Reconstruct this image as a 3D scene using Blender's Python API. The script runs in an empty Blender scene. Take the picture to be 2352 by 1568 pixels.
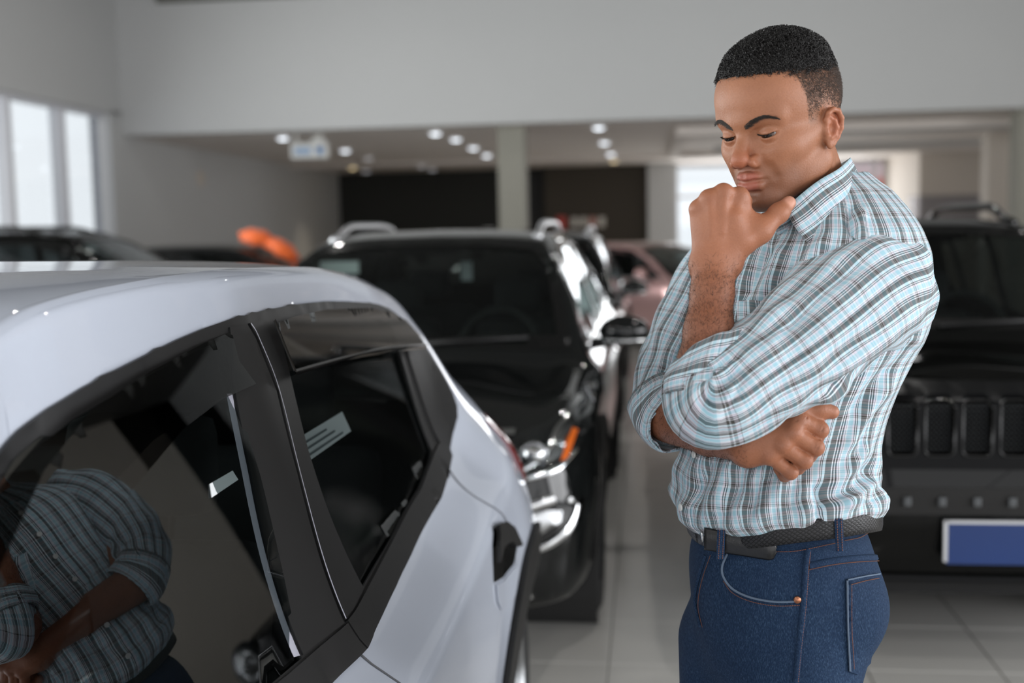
import bpy, bmesh, math, random
import numpy as np
from mathutils import Vector, Matrix, geometry
from mathutils.bvhtree import BVHTree

# ------------------------------------------------------------------ camera
FPX = 2613.0
CAM = Vector((0.0, 0.0, 1.5))
YAW, PITCH, ROLL = math.radians(6.85), math.atan(254.0 / FPX), 0.02
_fh = Vector((-math.sin(YAW), math.cos(YAW), 0)); _r0 = Vector((math.cos(YAW), math.sin(YAW), 0)); _z = Vector((0, 0, 1))
CF = math.cos(PITCH) * _fh - math.sin(PITCH) * _z
_u0 = math.cos(PITCH) * _z + math.sin(PITCH) * _fh
CU = math.cos(ROLL) * _u0 + math.sin(ROLL) * _r0
CR = math.cos(ROLL) * _r0 - math.sin(ROLL) * _u0
scene = bpy.context.scene
col = scene.collection
cam_data = bpy.data.cameras.new('camera')
cam_data.sensor_width = 36.0
cam_data.lens = FPX / 2352.0 * 36.0
cam_data.clip_start = 0.05
cam_data.clip_end = 200
cam_data.dof.use_dof = True
cam_data.dof.focus_distance = 1.66
cam_data.dof.aperture_fstop = 2.4
cam = bpy.data.objects.new('camera', cam_data)
col.objects.link(cam)
m = Matrix((CR, CU, -CF)).transposed().to_4x4()
m.translation = CAM
cam.matrix_world = m
scene.camera = cam

# ------------------------------------------------------------------ world, daylight, exposure
world = bpy.data.worlds.new('overcast_sky')
scene.world = world
world.use_nodes = True
bg = world.node_tree.nodes['Background']
bg.inputs[0].default_value = (0.93, 0.95, 1.0, 1)
bg.inputs[1].default_value = 1.02
scene.view_settings.view_transform = 'Standard'
scene.view_settings.look = 'None'
scene.view_settings.exposure = 0.2
scene.view_settings.gamma = 1.0
scene.view_settings.use_curve_mapping = False
scene.cycles.max_bounces = 8
scene.cycles.diffuse_bounces = 4
scene.cycles.glossy_bounces = 4
scene.cycles.transmission_bounces = 4
scene.cycles.adaptive_threshold = 0.03
scene.cycles.transparent_max_bounces = 12
scene.cycles.caustics_reflective = False
scene.cycles.caustics_refractive = False
scene.cycles.sample_clamp_indirect = 4.0


def daylight(name, loc, target, sx, sy, radiance, color=(1, 1, 1)):
    """Daylight entering through a window opening: an area light standing in the opening."""
    l = bpy.data.lights.new(name, 'AREA')
    l.shape = 'RECTANGLE'
    l.size, l.size_y = sx, sy
    l.energy = radiance * math.pi * sx * sy
    l.color = color
    o = bpy.data.objects.new(name, l)
    col.objects.link(o)
    o.location = loc
    d = Vector(target) - Vector(loc)
    o.rotation_euler = d.to_track_quat('-Z', 'Y').to_euler()
    return o


daylight('daylight_street_facade', (1.0, -5.6, 2.35), (1.0, 10, 2.35), 13.0, 4.3, 0.75, (1.0, 0.985, 0.97))
daylight('daylight_side_facade', (9.0, -0.2, 2.2), (0, -0.2, 2.2), 10.6, 3.8, 6.4, (0.97, 0.98, 1.0))
daylight('daylight_left_windows', (-7.45, 3.2, 1.85), (0, 3.2, 1.85), 16.4, 2.7, 7.0, (1.0, 0.985, 0.97))

for lx, ly in ((-4.5, 1.2), (-2.6, -1.5), (1.9, -1.5), (4.5, 1.2), (-4.5, 7.0), (1.9, 5.2), (5.2, 7.5), (-4.0, 12.0), (1.9, 11.0)):
    # high-bay lamps in the showroom ceiling
    hb = bpy.data.lights.new('high_bay_lamp', 'AREA')
    hb.shape = 'DISK'; hb.size = 0.16; hb.energy = 24.0; hb.color = (1.0, 0.97, 0.94)
    ho = bpy.data.objects.new('high_bay_lamp', hb); col.objects.link(ho)
    ho.location = (lx, ly, 5.2)

daylight('daylight_rear_entrance', (2.6, 25.8, 1.5), (2.2, 10, 1.5), 4.4, 2.6, 3.2, (0.98, 0.99, 1.0))

# ------------------------------------------------------------------ helpers
rng = np.random.default_rng(7)


def at(px, py, dep):
    """World point seen in the 2352x1568 frame at px, py, standing dep metres away along the view axis."""
    return CAM + (CF + CR * ((px - 1176.0) / FPX) - CU * ((py - 784.0) / FPX)) * dep


def at_plane(px, py, axis, val):
    d = CF + CR * ((px - 1176.0) / FPX) - CU * ((py - 784.0) / FPX)
    return CAM + d * ((val - CAM[axis]) / d[axis])


def srgb(r, g, b):
    f = lambda c: (c / 255 / 12.92) if c / 255 <= 0.04045 else ((c / 255 + 0.055) / 1.055) ** 2.4
    return (f(r), f(g), f(b), 1)


def mesh_obj(name, verts, faces, mat=None, parent=None, smooth=True, uvs=None, loc=None):
    me = bpy.data.meshes.new(name)
    me.from_pydata([tuple(v) for v in verts], [], [tuple(int(i) for i in f) for f in faces])
    if smooth:
        me.polygons.foreach_set('use_smooth', [True] * len(me.polygons))
    if uvs is not None:
        lay = me.uv_layers.new(name='UVMap')
        idx = np.empty(len(me.loops), dtype=np.int32)
        me.loops.foreach_get('vertex_index', idx)
        lay.data.foreach_set('uv', np.asarray(uvs, dtype=np.float32)[idx].ravel())
    me.update()
    o = bpy.data.objects.new(name, me)
    col.objects.link(o)
    if mat is not None:
        me.materials.append(mat)
    if loc is not None:
        o.location = loc
    if parent is not None:
        o.parent = parent
    return o


def bm_obj(name, bm, mat=None, parent=None, smooth=False, loc=None):
    me = bpy.data.meshes.new(name)
    bm.normal_update()
    bm.to_mesh(me)
    bm.free()
    if smooth:
        me.polygons.foreach_set('use_smooth', [True] * len(me.polygons))
    o = bpy.data.objects.new(name, me)
    col.objects.link(o)
    if mat is not None:
        me.materials.append(mat)
    if loc is not None:
        o.location = loc
    if parent is not None:
        o.parent = parent
    return o


def box_bm(bm, x0, x1, y0, y1, z0, z1, bevel=0.0):
    r = bmesh.ops.create_cube(bm, size=1.0)
    vs = r['verts']
    bmesh.ops.scale(bm, vec=(x1 - x0, y1 - y0, z1 - z0), verts=vs)
    bmesh.ops.translate(bm, vec=((x0 + x1) / 2, (y0 + y1) / 2, (z0 + z1) / 2), verts=vs)
    if bevel:
        es = list({e for v in vs for e in v.link_edges})
        bmesh.ops.bevel(bm, geom=es, offset=bevel, segments=2, profile=0.6, affect='EDGES')
    return vs


def box(name, x0, x1, y0, y1, z0, z1, mat, parent=None, bevel=0.0):
    bm = bmesh.new()
    box_bm(bm, x0, x1, y0, y1, z0, z1, bevel)
    return bm_obj(name, bm, mat, parent)


def tube_data(pts, radii, seg=8, cap=True, flat=None):
    pts = [Vector(p) for p in pts]
    n = len(pts)
    if not hasattr(radii, '__len__'):
        radii = [radii] * n
    V, Fc = [], []
    up = None
    for i in range(n):
        t = (pts[min(i + 1, n - 1)] - pts[max(i - 1, 0)])
        if t.length < 1e-9:
            t = Vector((0, 0, 1))
        t.normalize()
        if up is None:
            a = Vector((0, 0, 1)) if abs(t.z) < 0.9 else Vector((1, 0, 0))
            up = (a - t * a.dot(t)).normalized()
        else:
            up = (up - t * up.dot(t)).normalized()
        sd = t.cross(up)
        for k in range(seg):
            a = 2 * math.pi * k / seg
            V.append(pts[i] + (up * math.cos(a) + sd * math.sin(a)) * radii[i])
    for i in range(n - 1):
        for k in range(seg):
            k2 = (k + 1) % seg
            Fc.append((i * seg + k, i * seg + k2, (i + 1) * seg + k2, (i + 1) * seg + k))
    if cap:
        Fc.append(tuple(reversed(range(seg))))
        Fc.append(tuple((n - 1) * seg + k for k in range(seg)))
    return V, Fc


def tube(name, pts, radii, mat, parent=None, seg=8):
    V, Fc = tube_data(pts, radii, seg)
    return mesh_obj(name, V, Fc, mat, parent)


def smooth_line(pts, n=40):
    """Catmull-Rom through the points, resampled."""
    P = [Vector(p) for p in pts]
    P = [P[0] * 2 - P[1]] + P + [P[-1] * 2 - P[-2]]
    out = []
    segs = len(P) - 3
    per = max(2, n // segs)
    for i in range(segs):
        a, b, c, d = P[i:i + 4]
        for k in range(per):
            t = k / per
            out.append(0.5 * ((2 * b) + (c - a) * t + (2 * a - 5 * b + 4 * c - d) * t * t + (3 * b - a - 3 * c + d) * t ** 3))
    out.append(P[-2].copy())
    return out


def lathe(name, prof, mat, parent=None, seg=32, axis='z', loc=None):
    """prof: (radius, height) pairs."""
    V, Fc = [], []
    for r, h in prof:
        for k in range(seg):
            a = 2 * math.pi * k / seg
            c, s = r * math.cos(a), r * math.sin(a)
            V.append((c, s, h) if axis == 'z' else ((h, c, s) if axis == 'x' else (c, h, s)))
    for i in range(len(prof) - 1):
        for k in range(seg):
            k2 = (k + 1) % seg
            Fc.append((i * seg + k, i * seg + k2, (i + 1) * seg + k2, (i + 1) * seg + k))
    return mesh_obj(name, V, Fc, mat, parent, loc=loc)


def tag(o, label=None, cat=None, group=None, kind=None):
    if label: o['label'] = label
    if cat: o['category'] = cat
    if group: o['group'] = group
    if kind: o['kind'] = kind
    return o


def empty(name, loc, rz=0.0):
    o = bpy.data.objects.new(name, None)
    o.empty_display_size = 0.1
    col.objects.link(o)
    o.location = loc
    o.rotation_euler = (0, 0, rz)
    return o


def copy_tree(o, parent=None):
    c = o.copy()
    col.objects.link(c)
    c.parent = parent
    for ch in o.children:
        copy_tree(ch, c)
    return c


# ------------------------------------------------------------------ materials
def mat(name, color, rough=0.5, metal=0.0, spec=0.5, coat=0.0, noise=0.0, nscale=20.0, bump=0.0, bscale=200.0,
        emit=None, estr=0.0, sss=0.0, sheen=0.0):
    mt = bpy.data.materials.new(name)
    mt.use_nodes = True
    nt = mt.node_tree
    b = nt.nodes['Principled BSDF']
    c = tuple(color[:3]) + (1,)
    b.inputs['Base Color'].default_value = c
    b.inputs['Roughness'].default_value = rough
    b.inputs['Metallic'].default_value = metal
    b.inputs['Specular IOR Level'].default_value = spec
    b.inputs['Coat Weight'].default_value = coat
    b.inputs['Coat Roughness'].default_value = 0.03
    if sheen:
        b.inputs['Sheen Weight'].default_value = sheen
    tc = nt.nodes.new('ShaderNodeTexCoord')
    if noise:
        n = nt.nodes.new('ShaderNodeTexNoise')
        n.inputs['Scale'].default_value = nscale
        n.inputs['Detail'].default_value = 5
        nt.links.new(tc.outputs['Object'], n.inputs['Vector'])
        mx = nt.nodes.new('ShaderNodeMix')
        mx.data_type = 'RGBA'
        mx.inputs['A'].default_value = tuple(max(0, x * (1 - noise)) for x in c[:3]) + (1,)
        mx.inputs['B'].default_value = tuple(min(1, x * (1 + noise)) for x in c[:3]) + (1,)
        nt.links.new(n.outputs['Fac'], mx.inputs['Factor'])
        nt.links.new(mx.outputs['Result'], b.inputs['Base Color'])
    if bump:
        n = nt.nodes.new('ShaderNodeTexNoise')
        n.inputs['Scale'].default_value = bscale
        n.inputs['Detail'].default_value = 3
        nt.links.new(tc.outputs['Object'], n.inputs['Vector'])
        bp = nt.nodes.new('ShaderNodeBump')
        bp.inputs['Strength'].default_value = bump
        bp.inputs['Distance'].default_value = 0.002
        nt.links.new(n.outputs['Fac'], bp.inputs['Height'])
        nt.links.new(bp.outputs['Normal'], b.inputs['Normal'])
    if emit:
        b.inputs['Emission Color'].default_value = tuple(emit[:3]) + (1,)
        b.inputs['Emission Strength'].default_value = estr
    if sss:
        b.inputs['Subsurface Weight'].default_value = sss
        b.inputs['Subsurface Radius'].default_value = (0.012, 0.005, 0.003)
        b.inputs['Subsurface Scale'].default_value = 1.0
    return mt


def glass_mat(name, tint, f0=0.045, rough=0.0):
    """Thin sheet glass: tinted see-through plus a Fresnel (Schlick) mirror reflection, alike from both sides."""
    mt = bpy.data.materials.new(name)
    mt.use_nodes = True
    nt = mt.node_tree
    nt.nodes.remove(nt.nodes['Principled BSDF'])
    out = nt.nodes['Material Output']
    tr = nt.nodes.new('ShaderNodeBsdfTransparent')
    tr.inputs[0].default_value = tuple(tint[:3]) + (1,)
    gl = nt.nodes.new('ShaderNodeBsdfGlossy')
    gl.inputs['Roughness'].default_value = rough
    gl.inputs['Color'].default_value = (0.95, 0.98, 1.0, 1)
    lw = nt.nodes.new('ShaderNodeLayerWeight')
    pw = nt.nodes.new('ShaderNodeMath'); pw.operation = 'POWER'; pw.inputs[1].default_value = 5.0
    ml = nt.nodes.new('ShaderNodeMath'); ml.operation = 'MULTIPLY_ADD'
    ml.inputs[1].default_value = 1 - f0; ml.inputs[2].default_value = f0
    mx = nt.nodes.new('ShaderNodeMixShader')
    nt.links.new(lw.outputs['Facing'], pw.inputs[0])
    nt.links.new(pw.outputs[0], ml.inputs[0])
    nt.links.new(ml.outputs[0], mx.inputs[0])
    nt.links.new(tr.outputs[0], mx.inputs[1])
    nt.links.new(gl.outputs[0], mx.inputs[2])
    nt.links.new(mx.outputs[0], out.inputs[0])
    return mt


M = {}
M['wall'] = mat('wall_paint', srgb(193, 194, 194), 0.75, noise=0.02, nscale=1.5, bump=0.05, bscale=120)
M['wall_warm'] = mat('warm_wall_paint', srgb(205, 196, 186), 0.75, noise=0.03, nscale=1.2)
M['wall_dark'] = mat('charcoal_wall_paint', srgb(34, 35, 31), 0.7, noise=0.08, nscale=1.0)
M['wall_brown'] = mat('brown_wall_paint', srgb(60, 53, 43), 0.7, noise=0.08, nscale=1.0)
M['ceiling_dark'] = mat('dark_grey_high_ceiling', srgb(88, 88, 86), 0.8)
M['ceiling'] = mat('ceiling_paint', srgb(226, 218, 212), 0.8, noise=0.02, nscale=1.0)
M['tile'] = mat('grey_floor_tile', srgb(205, 203, 198), 0.16, spec=0.55, noise=0.05, nscale=3.0, bump=0.02, bscale=30)
M['grout'] = mat('floor_grout', srgb(120, 117, 111), 0.8, noise=0.1, nscale=60)
M['alu'] = mat('pale_grey_aluminium', srgb(205, 205, 210), 0.5)
M['pane'] = glass_mat('window_glass', (0.93, 0.95, 0.95))
M['frost'] = glass_mat('frosted_film', (0.80, 0.80, 0.83), 0.04)
M['chrome'] = mat('chrome', (0.82, 0.83, 0.84), 0.08, metal=1.0)
M['white_plastic'] = mat('white_plastic', srgb(225, 225, 222), 0.4)
M['blue_print'] = mat('pale_blue_print', srgb(140, 170, 205), 0.5)
M['red_sign'] = mat('red_sign_enamel', srgb(190, 60, 50), 0.4, noise=0.05)
M['sign_white'] = mat('sign_white_enamel', srgb(205, 200, 192), 0.4)
M['column'] = mat('grey_column_plaster', srgb(150, 148, 138), 0.75, noise=0.05, nscale=3, bump=0.1, bscale=60)
M['lamp_white'] = mat('lamp_diffuser_cool', (0.9, 0.92, 1), 0.4, emit=(0.85, 0.92, 1.0), estr=2.6)
M['lamp_dim'] = mat('lamp_diffuser_dim', (0.8, 0.8, 0.82), 0.4, emit=(0.9, 0.92, 1.0), estr=0.5)
M['lamp_warm'] = mat('lamp_diffuser_warm', (1, 0.85, 0.6), 0.4, emit=(1.0, 0.78, 0.42), estr=1.6)
M['vent_dark'] = mat('dark_vent', srgb(70, 70, 62), 0.7)
M['exterior'] = mat('outside_render', srgb(214, 214, 218), 0.8, noise=0.04, nscale=1)
M['street'] = mat('asphalt', srgb(140, 140, 140), 0.9, noise=0.1, nscale=2)
M['red_awning'] = mat('red_awning_cloth', srgb(220, 90, 80), 0.7, noise=0.05)
# ------------------------------------------------------------------ the room
T = 0.435
XG, YG = -0.145, 3.83
floor = box('floor', -9, 11, -5.5, 27, -0.2, -0.0035, M['grout'])
tag(floor, 'glossy pale grey ceramic tile floor of the showroom', None, None, 'structure')


def tile_mesh(nx, ny):
    bm = bmesh.new()
    g = 0.0022
    box_bm(bm, g, T - g, g, T - g, -0.012, 0.0)
    es = [e for e in bm.edges if all(v.co.z > -0.001 for v in e.verts)]
    bmesh.ops.bevel(bm, geom=es, offset=0.0015, segments=1, affect='EDGES')
    me = bpy.data.meshes.new('tile')
    bm.to_mesh(me); bm.free()
    me.materials.append(M['tile'])
    return me


tm = tile_mesh(1, 1)
near = set()
for j in range(-1, 27):
    for i in range(-1, 12):
        if j > 9 and i > 3:
            continue
        if i < 0 and j > 10:
            continue
        near.add((i, j))
for (i, j) in sorted(near):
    o = bpy.data.objects.new('tile', tm)
    col.objects.link(o)
    o.location = (XG + i * T, YG + j * T, 0)
    o.parent = floor
# the tiles farther off and those under the cars, joined
V, Fc = [], []
for i in range(-20, 26):
    for j in range(-21, 53):
        if (i, j) in near:
            continue
        x0, y0 = XG + i * T, YG + j * T
        g = 0.0022
        k = len(V)
        V += [(x0 + g, y0 + g, 0), (x0 + T - g, y0 + g, 0), (x0 + T - g, y0 + T - g, 0), (x0 + g, y0 + T - g, 0)]
        Fc.append((k, k + 1, k + 2, k + 3))
ft = mesh_obj('floor_tiling', V, Fc, M['tile'], floor, smooth=False)
ft['kind'] = 'stuff'

ZS, YB, YE, XL = 2.9, 15.0, 26.0, -7.1      # soffit height, bulkhead plane, end wall, left wall
ZC = 5.3
S = lambda o, label: tag(o, label, None, None, 'structure')
S(box('ceiling', -9, 11, -5.5, YB + 0.3, ZC, ZC + 0.2, M['ceiling_dark']), 'high grey showroom ceiling')
for o_ in [q for q in col.objects if q.name.startswith('high_bay_lamp')]:
    hl_o = lathe('lamp_housing', [(0.10, 0.0), (0.13, 0.01), (0.15, 0.05), (0.15, 0.1)], M['white_plastic'], bpy.data.objects['ceiling'], 20, loc=o_.location)
S(box('wall_bulkhead', XL - 0.4, 11, YB, YB + 0.25, ZS, ZC, M['wall']), 'tall white bulkhead wall above the low rear bay')
S(box('ceiling_low', XL - 0.4, 11, YB + 0.25, YE + 1.5, ZS + 0.005, ZS + 0.2, M['ceiling']), 'low ceiling of the rear bay with downlights')
# linear vent high on the bulkhead
pv = at_plane(362, 8, 1, YB)
vent = S(box('trim_vent', pv.x, 1.5, YB - 0.05, YB - 0.002, pv.z, pv.z + 0.3, M['vent_dark']), 'long dark air slot high on the bulkhead wall')
for k in range(5):
    box('slat', pv.x + 0.02, 1.48, YB - 0.075, YB - 0.05, pv.z + 0.03 + k * 0.055, pv.z + 0.05 + k * 0.055, M['column'], vent)

# left window wall: openings between z 0.35 and the sloping head line read off the photograph
WT = 3.17
wl = S(box('wall_left', XL - 0.3, XL, -5.5, YB, WT, ZC, M['wall']), 'white wall above the tall left windows')
S(box('wall_left_sill', XL - 0.3, XL, -5.5, YB, 0.0, 0.45, M['wall']), 'low white sill wall under the left windows')
S(box('wall_left_rear', XL - 0.3, XL, YB - 0.35, YE, 0.0, ZS + 0.3, M['wall']), 'grey side wall of the rear bay')
mull = [at_plane(x, 400, 0, XL - 0.05).y for x in (28, 152)]
yf = at_plane(214, 400, 0, XL - 0.14).y
ys = [-5.0, -1.6, 1.8, 5.2, 8.6, mull[0], mull[1], YB - 0.36]
for n in range(len(ys) - 1):
    y0, y1 = ys[n], ys[n + 1]
    w = empty('window_%d' % (n + 1), (XL - 0.15, y0, 0.45))
    S(w, 'tall left showroom window, pane %d from the street end' % (n + 1))
    L_ = y1 - y0
    H = WT - 0.45
    fw = 0.05
    box('mullion', -0.06, 0.10, -fw, fw, 0, H, M['alu'], w)
    box('window_head', -0.06, 0.10, fw, L_ - fw, H - 0.06, H, M['alu'], w)
    box('window_sill', -0.06, 0.16, fw, L_ - fw, 0, 0.05, M['alu'], w)
    box('pane', -0.006, 0.006, fw, L_ - fw, 0.05, H - 0.06, M['pane'], w)
# frosted half of the last window, next to the corner
S(box('trim_frosted', XL - 0.141, XL - 0.137, yf, YB - 0.42, 0.5, WT - 0.06, M['frost']), 'frosted film on the window beside the corner')

# end wall: charcoal panel, brown panel, glazed entrance on the right
xa = at_plane(1255, 450, 1, YE).x
xb = at_plane(1488, 450, 1, YE).x
xw0 = at_plane(1550, 450, 1, YE).x
xw1 = at_plane(2032, 450, 1, YE).x
zsill = 0.0
S(box('wall_rear_charcoal', XL - 0.3, xa, YE, YE + 0.25, 0, ZS + 0.1, M['wall_dark']), 'charcoal end wall of the rear bay')
S(box('wall_rear_brown', xa, xb, YE - 0.5, YE + 0.25, 0, ZS + 0.1, M['wall_brown']), 'dark brown end wall with small red and white sign')
S(box('wall_rear_pier', xb, xw0, YE - 0.9, YE + 0.25, 0, ZS + 0.1, M['wall']), 'white pier beside the bright rear window')
S(box('wall_rear_right', xw1, 11, YE - 3.2, YE + 0.25, 0, ZS + 0.1, M['wall_warm']), 'beige end wall right of the rear window')
wn = empty('window_10', (xw0, YE, 0))
S(wn, 'bright glazed rear entrance behind the man')
ww = xw1 - xw0
for xx in (0.03, ww / 2, ww - 0.2):
    box('mullion', xx - 0.04, xx + 0.04, -0.04, 0.06, 0, ZS, M['alu'], wn)
zm = at_plane(1570, 452, 1, YE).z
for zz in (0.06, zm, ZS - 0.04):
    box('transom', 0.07, ww - 0.24, -0.03, 0.05, zz - 0.035, zz + 0.035, M['alu'], wn)
box('pane', 0.05, ww - 0.2, 0.0, 0.01, 0.09, ZS - 0.08, M['pane'], wn)
# what stands outside that window
out_b = empty('neighbour_building', (xw1 + 0.2, YE + 7, 0))
tag(out_b, 'pale building with red awning outside the rear window', 'building')
box('facade', -1.6, 3, 0, 1.0, 0, 3.25, M['exterior'], out_b)
box('awning', -1.5, 1.9, -0.8, -0.02, 2.35, 2.72, M['red_awning'], out_b, bevel=0.03)
S(box('floor_street', -8, 14, YE + 0.3, YE + 30, -0.25, -0.05, M['street']), 'pale street outside the rear window')

# right hand side: side facade piers, far right wall
S(box('wall_right', 9.2, 9.5, 5.3, YB, 0, ZC, M['wall_warm']), 'beige right wall of the showroom')
S(box('wall_right_header', 9.2, 9.5, -5.5, 5.3, 4.2, ZC, M['wall']), 'white wall above the right side glazing')
S(box('wall_right_rear', 9.2, 9.5, YB - 2, YE, 0, ZC, M['wall_warm']), 'beige right wall of the rear bay')
S(box('wall_front_header', -9, 11, -5.9, -5.7, 4.6, ZC, M['wall']), 'white wall above the street glazing')
for n, x in enumerate((-5.4, -2.2, 1.0, 4.2, 7.4)):
    S(box('trim_%d' % (n + 1), x - 0.06, x + 0.06, -5.55, -5.4, 0, 4.6, M['alu']), 'aluminium street facade mullion %d' % (n + 1))
for n, y in enumerate((-2, 1.5, 5)):
    S(box('trim_%d' % (n + 11), 8.8, 8.95, y - 0.06, y + 0.06, 0, 4.2, M['alu']), 'aluminium right facade mullion %d' % (n + 1))

# columns
def column(name, pl, pr, ptop, Y, m_, label, depth=0.4):
    a = at_plane(pl, 450, 1, Y).x
    b = at_plane(pr, 450, 1, Y).x
    o = empty(name, ((a + b) / 2, Y + depth / 2, 0))
    hw = (b - a) / 2
    box('shaft', -hw, hw, -depth / 2, depth / 2, 0, ZS + 0.02, m_, o, bevel=0.012)
    box('plinth', -hw - 0.02, hw + 0.02, -depth / 2 - 0.02, depth / 2 + 0.02, 0, 0.12, M['wall_dark'], o)
    tag(o, label, 'column')
    return o


column('column', 1145, 1207, 290, YB + 0.5, M['column'], 'square grey column under the bulkhead, left of the man')
column('column', 2268, 2318, 290, YB + 4.0, M['wall_warm'], 'beige column behind the parked black off-roader')
column('column', 2338, 2420, 250, YB + 0.3, M['column'], 'dark grey column at the right edge of the picture')
# white panel painted for the bright gap between the two right columns
wr = S(box('window_11', at_plane(2300, 450, 1, YE - 3.3).x, at_plane(2352, 450, 1, YE - 3.3).x, YE - 3.32, YE - 3.22, 0.2, 2.75,
           mat('white_lit_panel', srgb(235, 235, 235), 0.6)), 'narrow bright opening between the right hand columns')
# dark doorway strip beside column
S(box('door_1', at_plane(1210, 450, 1, YE).x, xa, YE - 0.06, YE - 0.01, 0, 2.8, mat('black_door', srgb(20, 20, 19), 0.6)), 'black doorway next to the brown end wall')

# coffer in the low ceiling on the right
c0 = at_plane(1565, 338, 2, ZS)
c1 = at_plane(2040, 338, 2, ZS)
cof = S(empty('trim_30', (0, 0, ZS)), 'raised frame of the ceiling coffer on the right')
ya, yb = YB + 1.6, YB + 6.8
for (x0, x1, y0, y1) in ((0.6, 6.6, ya - 0.18, ya), (0.6, 6.6, yb, yb + 0.18), (0.42, 0.6, ya - 0.18, yb + 0.18), (6.6, 6.78, ya - 0.18, yb + 0.18)):
    box('coffer_edge', x0, x1, y0, y1, -0.10, 0.01, M['ceiling'], cof)
for (x0, x1, y0, y1) in ((1.2, 6.0, ya + 0.9, ya + 1.0), (1.2, 6.0, yb - 1.0, yb - 0.9)):
    box('coffer_edge', x0, x1, y0, y1, -0.06, 0.01, M['wall'], cof)
# beam across the rear bay, low ceiling
pb = at_plane(900, 372, 2, ZS)
S(box('trim_31', XL, 0.5, pb.y, pb.y + 0.3, ZS - 0.07, ZS + 0.01, M['ceiling']), 'shallow beam across the low ceiling')

# ------------------------------------------------------------------ downlights
spots = [(650, 316, 'lamp_white', 'left of the hanging sign'), (793, 345, 'lamp_white', 'just right of the hanging sign'),
         (810, 384, 'lamp_warm', 'glowing warm yellow below the hanging sign'), (846, 362, 'lamp_dim', 'dim, right of the hanging sign'),
         (856, 395, 'lamp_dim', 'dim, right of the warm yellow one'), (1000, 305, 'lamp_white', 'first of the four leading to the grey column'),
         (1047, 319, 'lamp_white', 'second of the four leading to the grey column'), (1087, 339, 'lamp_white', 'third of the four leading to the grey column'),
         (1118, 356, 'lamp_white', 'last of the four leading to the grey column'), (968, 380, 'lamp_dim', 'dim, on the far ceiling left of the pair'),
         (1004, 391, 'lamp_dim', 'dim, on the far ceiling right of the pair'), (1375, 292, 'lamp_white', 'nearest of the row between column and man'),
         (1388, 327, 'lamp_white', 'second of the row between column and man'), (1403, 353, 'lamp_white', 'third of the row between column and man'),
         (1410, 369, 'lamp_warm', 'warm, last of the row between column and man')]
for px, py, mk, lab in spots:
    p = at_plane(px, py, 2, ZS)
    p.y = min(p.y, YE - 0.9)
    d = empty('downlight', (p.x, p.y, ZS - 0.004))
    lathe('trim_ring', [(0.085, 0.004), (0.115, 0.004), (0.118, -0.004), (0.112, -0.012), (0.095, -0.014), (0.085, -0.006)], M['white_plastic'], d, 24)
    lathe('diffuser', [(0.0001, -0.03), (0.05, -0.028), (0.088, -0.006), (0.088, 0.003)], M[mk], d, 24)
    tag(d, 'round ceiling downlight, ' + lab, 'downlight', 'downlights in the low ceiling')
for (x, y, e, c) in ((-3.8, 22.5, 40, (1, 0.9, 0.75)), (-1.3, 23.5, 55, (1, 0.85, 0.6)), (-6.2, 23.0, 40, (1, 0.85, 0.65)), (-4.5, 18.0, 36, (1, 0.97, 0.95)), (-1.6, 18.0, 36, (1, 0.97, 0.95)), (1.2, 18.5, 36, (1, 0.97, 0.95))):
    l = bpy.data.lights.new('downlight_beam', 'SPOT')
    l.energy = e; l.color = c; l.spot_size = 1.5; l.spot_blend = 0.8; l.shadow_soft_size = 0.08
    o = bpy.data.objects.new('downlight_beam', l); col.objects.link(o)
    o.location = (x, y, ZS - 0.06)

# hanging sign
ps = at_plane(712, 345, 1, YB + 0.6)
sg = empty('hanging_sign', (ps.x, YB + 0.6, ps.z))
box('board', -0.27, 0.27, -0.05, 0.05, -0.115, 0.105, M['white_plastic'], sg, bevel=0.03)
for x in (-0.19, 0.16):
    V, Fc = tube_data([(x, 0, 0.1), (x, 0, ZS - ps.z + 0.01)], 0.022, 10)
    mesh_obj('hanger_rod', V, Fc, M['white_plastic'], sg)
lathe('round_cap', [(0.0001, 0.10), (0.08, 0.09), (0.10, 0.05), (0.10, -0.05), (0.0001, -0.055)], M['white_plastic'], sg, 20, axis='y', loc=(0.13, 0, 0.1))
box('print', -0.21, 0.03, -0.056, -0.051, -0.055, 0.035, M['blue_print'], sg)
lathe('print_disc', [(0.0001, -0.058), (0.055, -0.056), (0.055, -0.05)], mat('blue_print_disc', srgb(70, 130, 190), 0.5), sg, 20, axis='y', loc=(0.16, 0, -0.01))
tag(sg, 'white hanging sign with pale blue print under the bulkhead', 'sign')

# sign on the brown wall: a red block and pale letter blocks too blurred to read
pr = at_plane(1290, 510, 1, YE - 0.52)
rs = empty('wall_sign', (pr.x, YE - 0.52, pr.z))
box('red_block', -0.11, 0.10, -0.03, 0.018, -0.16, 0.13, M['red_sign'], rs, bevel=0.01)
for k in range(4):
    box('pale_block', 0.22 + k * 0.2, 0.36 + k * 0.2, -0.025, 0.018, -0.12, 0.1, M['sign_white'] if k != 2 else mat('sign_pink', srgb(200, 150, 140), 0.4), rs, bevel=0.008)
tag(rs, 'blurred red and pale block sign on the brown wall', 'sign')

# little round fitting on the rear bay side wall
pc = at_plane(459, 410, 0, XL)
wd = lathe('wall_fitting', [(0.0001, 0.05), (0.1, 0.045), (0.13, 0.03), (0.135, 0.0)], M['wall_warm'], None, 24, axis='x', loc=(XL, pc.y, pc.z))
tag(wd, 'small round pale fitting on the grey side wall', 'wall fitting')
# pale notice panel on the right beige wall
pn0 = at_plane(2085, 480, 1, YE - 3.2)
wpn = box('notice_board', pn0.x, pn0.x + 1.6, YE - 3.24, YE - 3.202, pn0.z - 0.3, pn0.z + 0.25, M['frost'], None, 0.01)
tag(wpn, 'pale notice board low on the beige rear wall', 'notice board')
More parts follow.
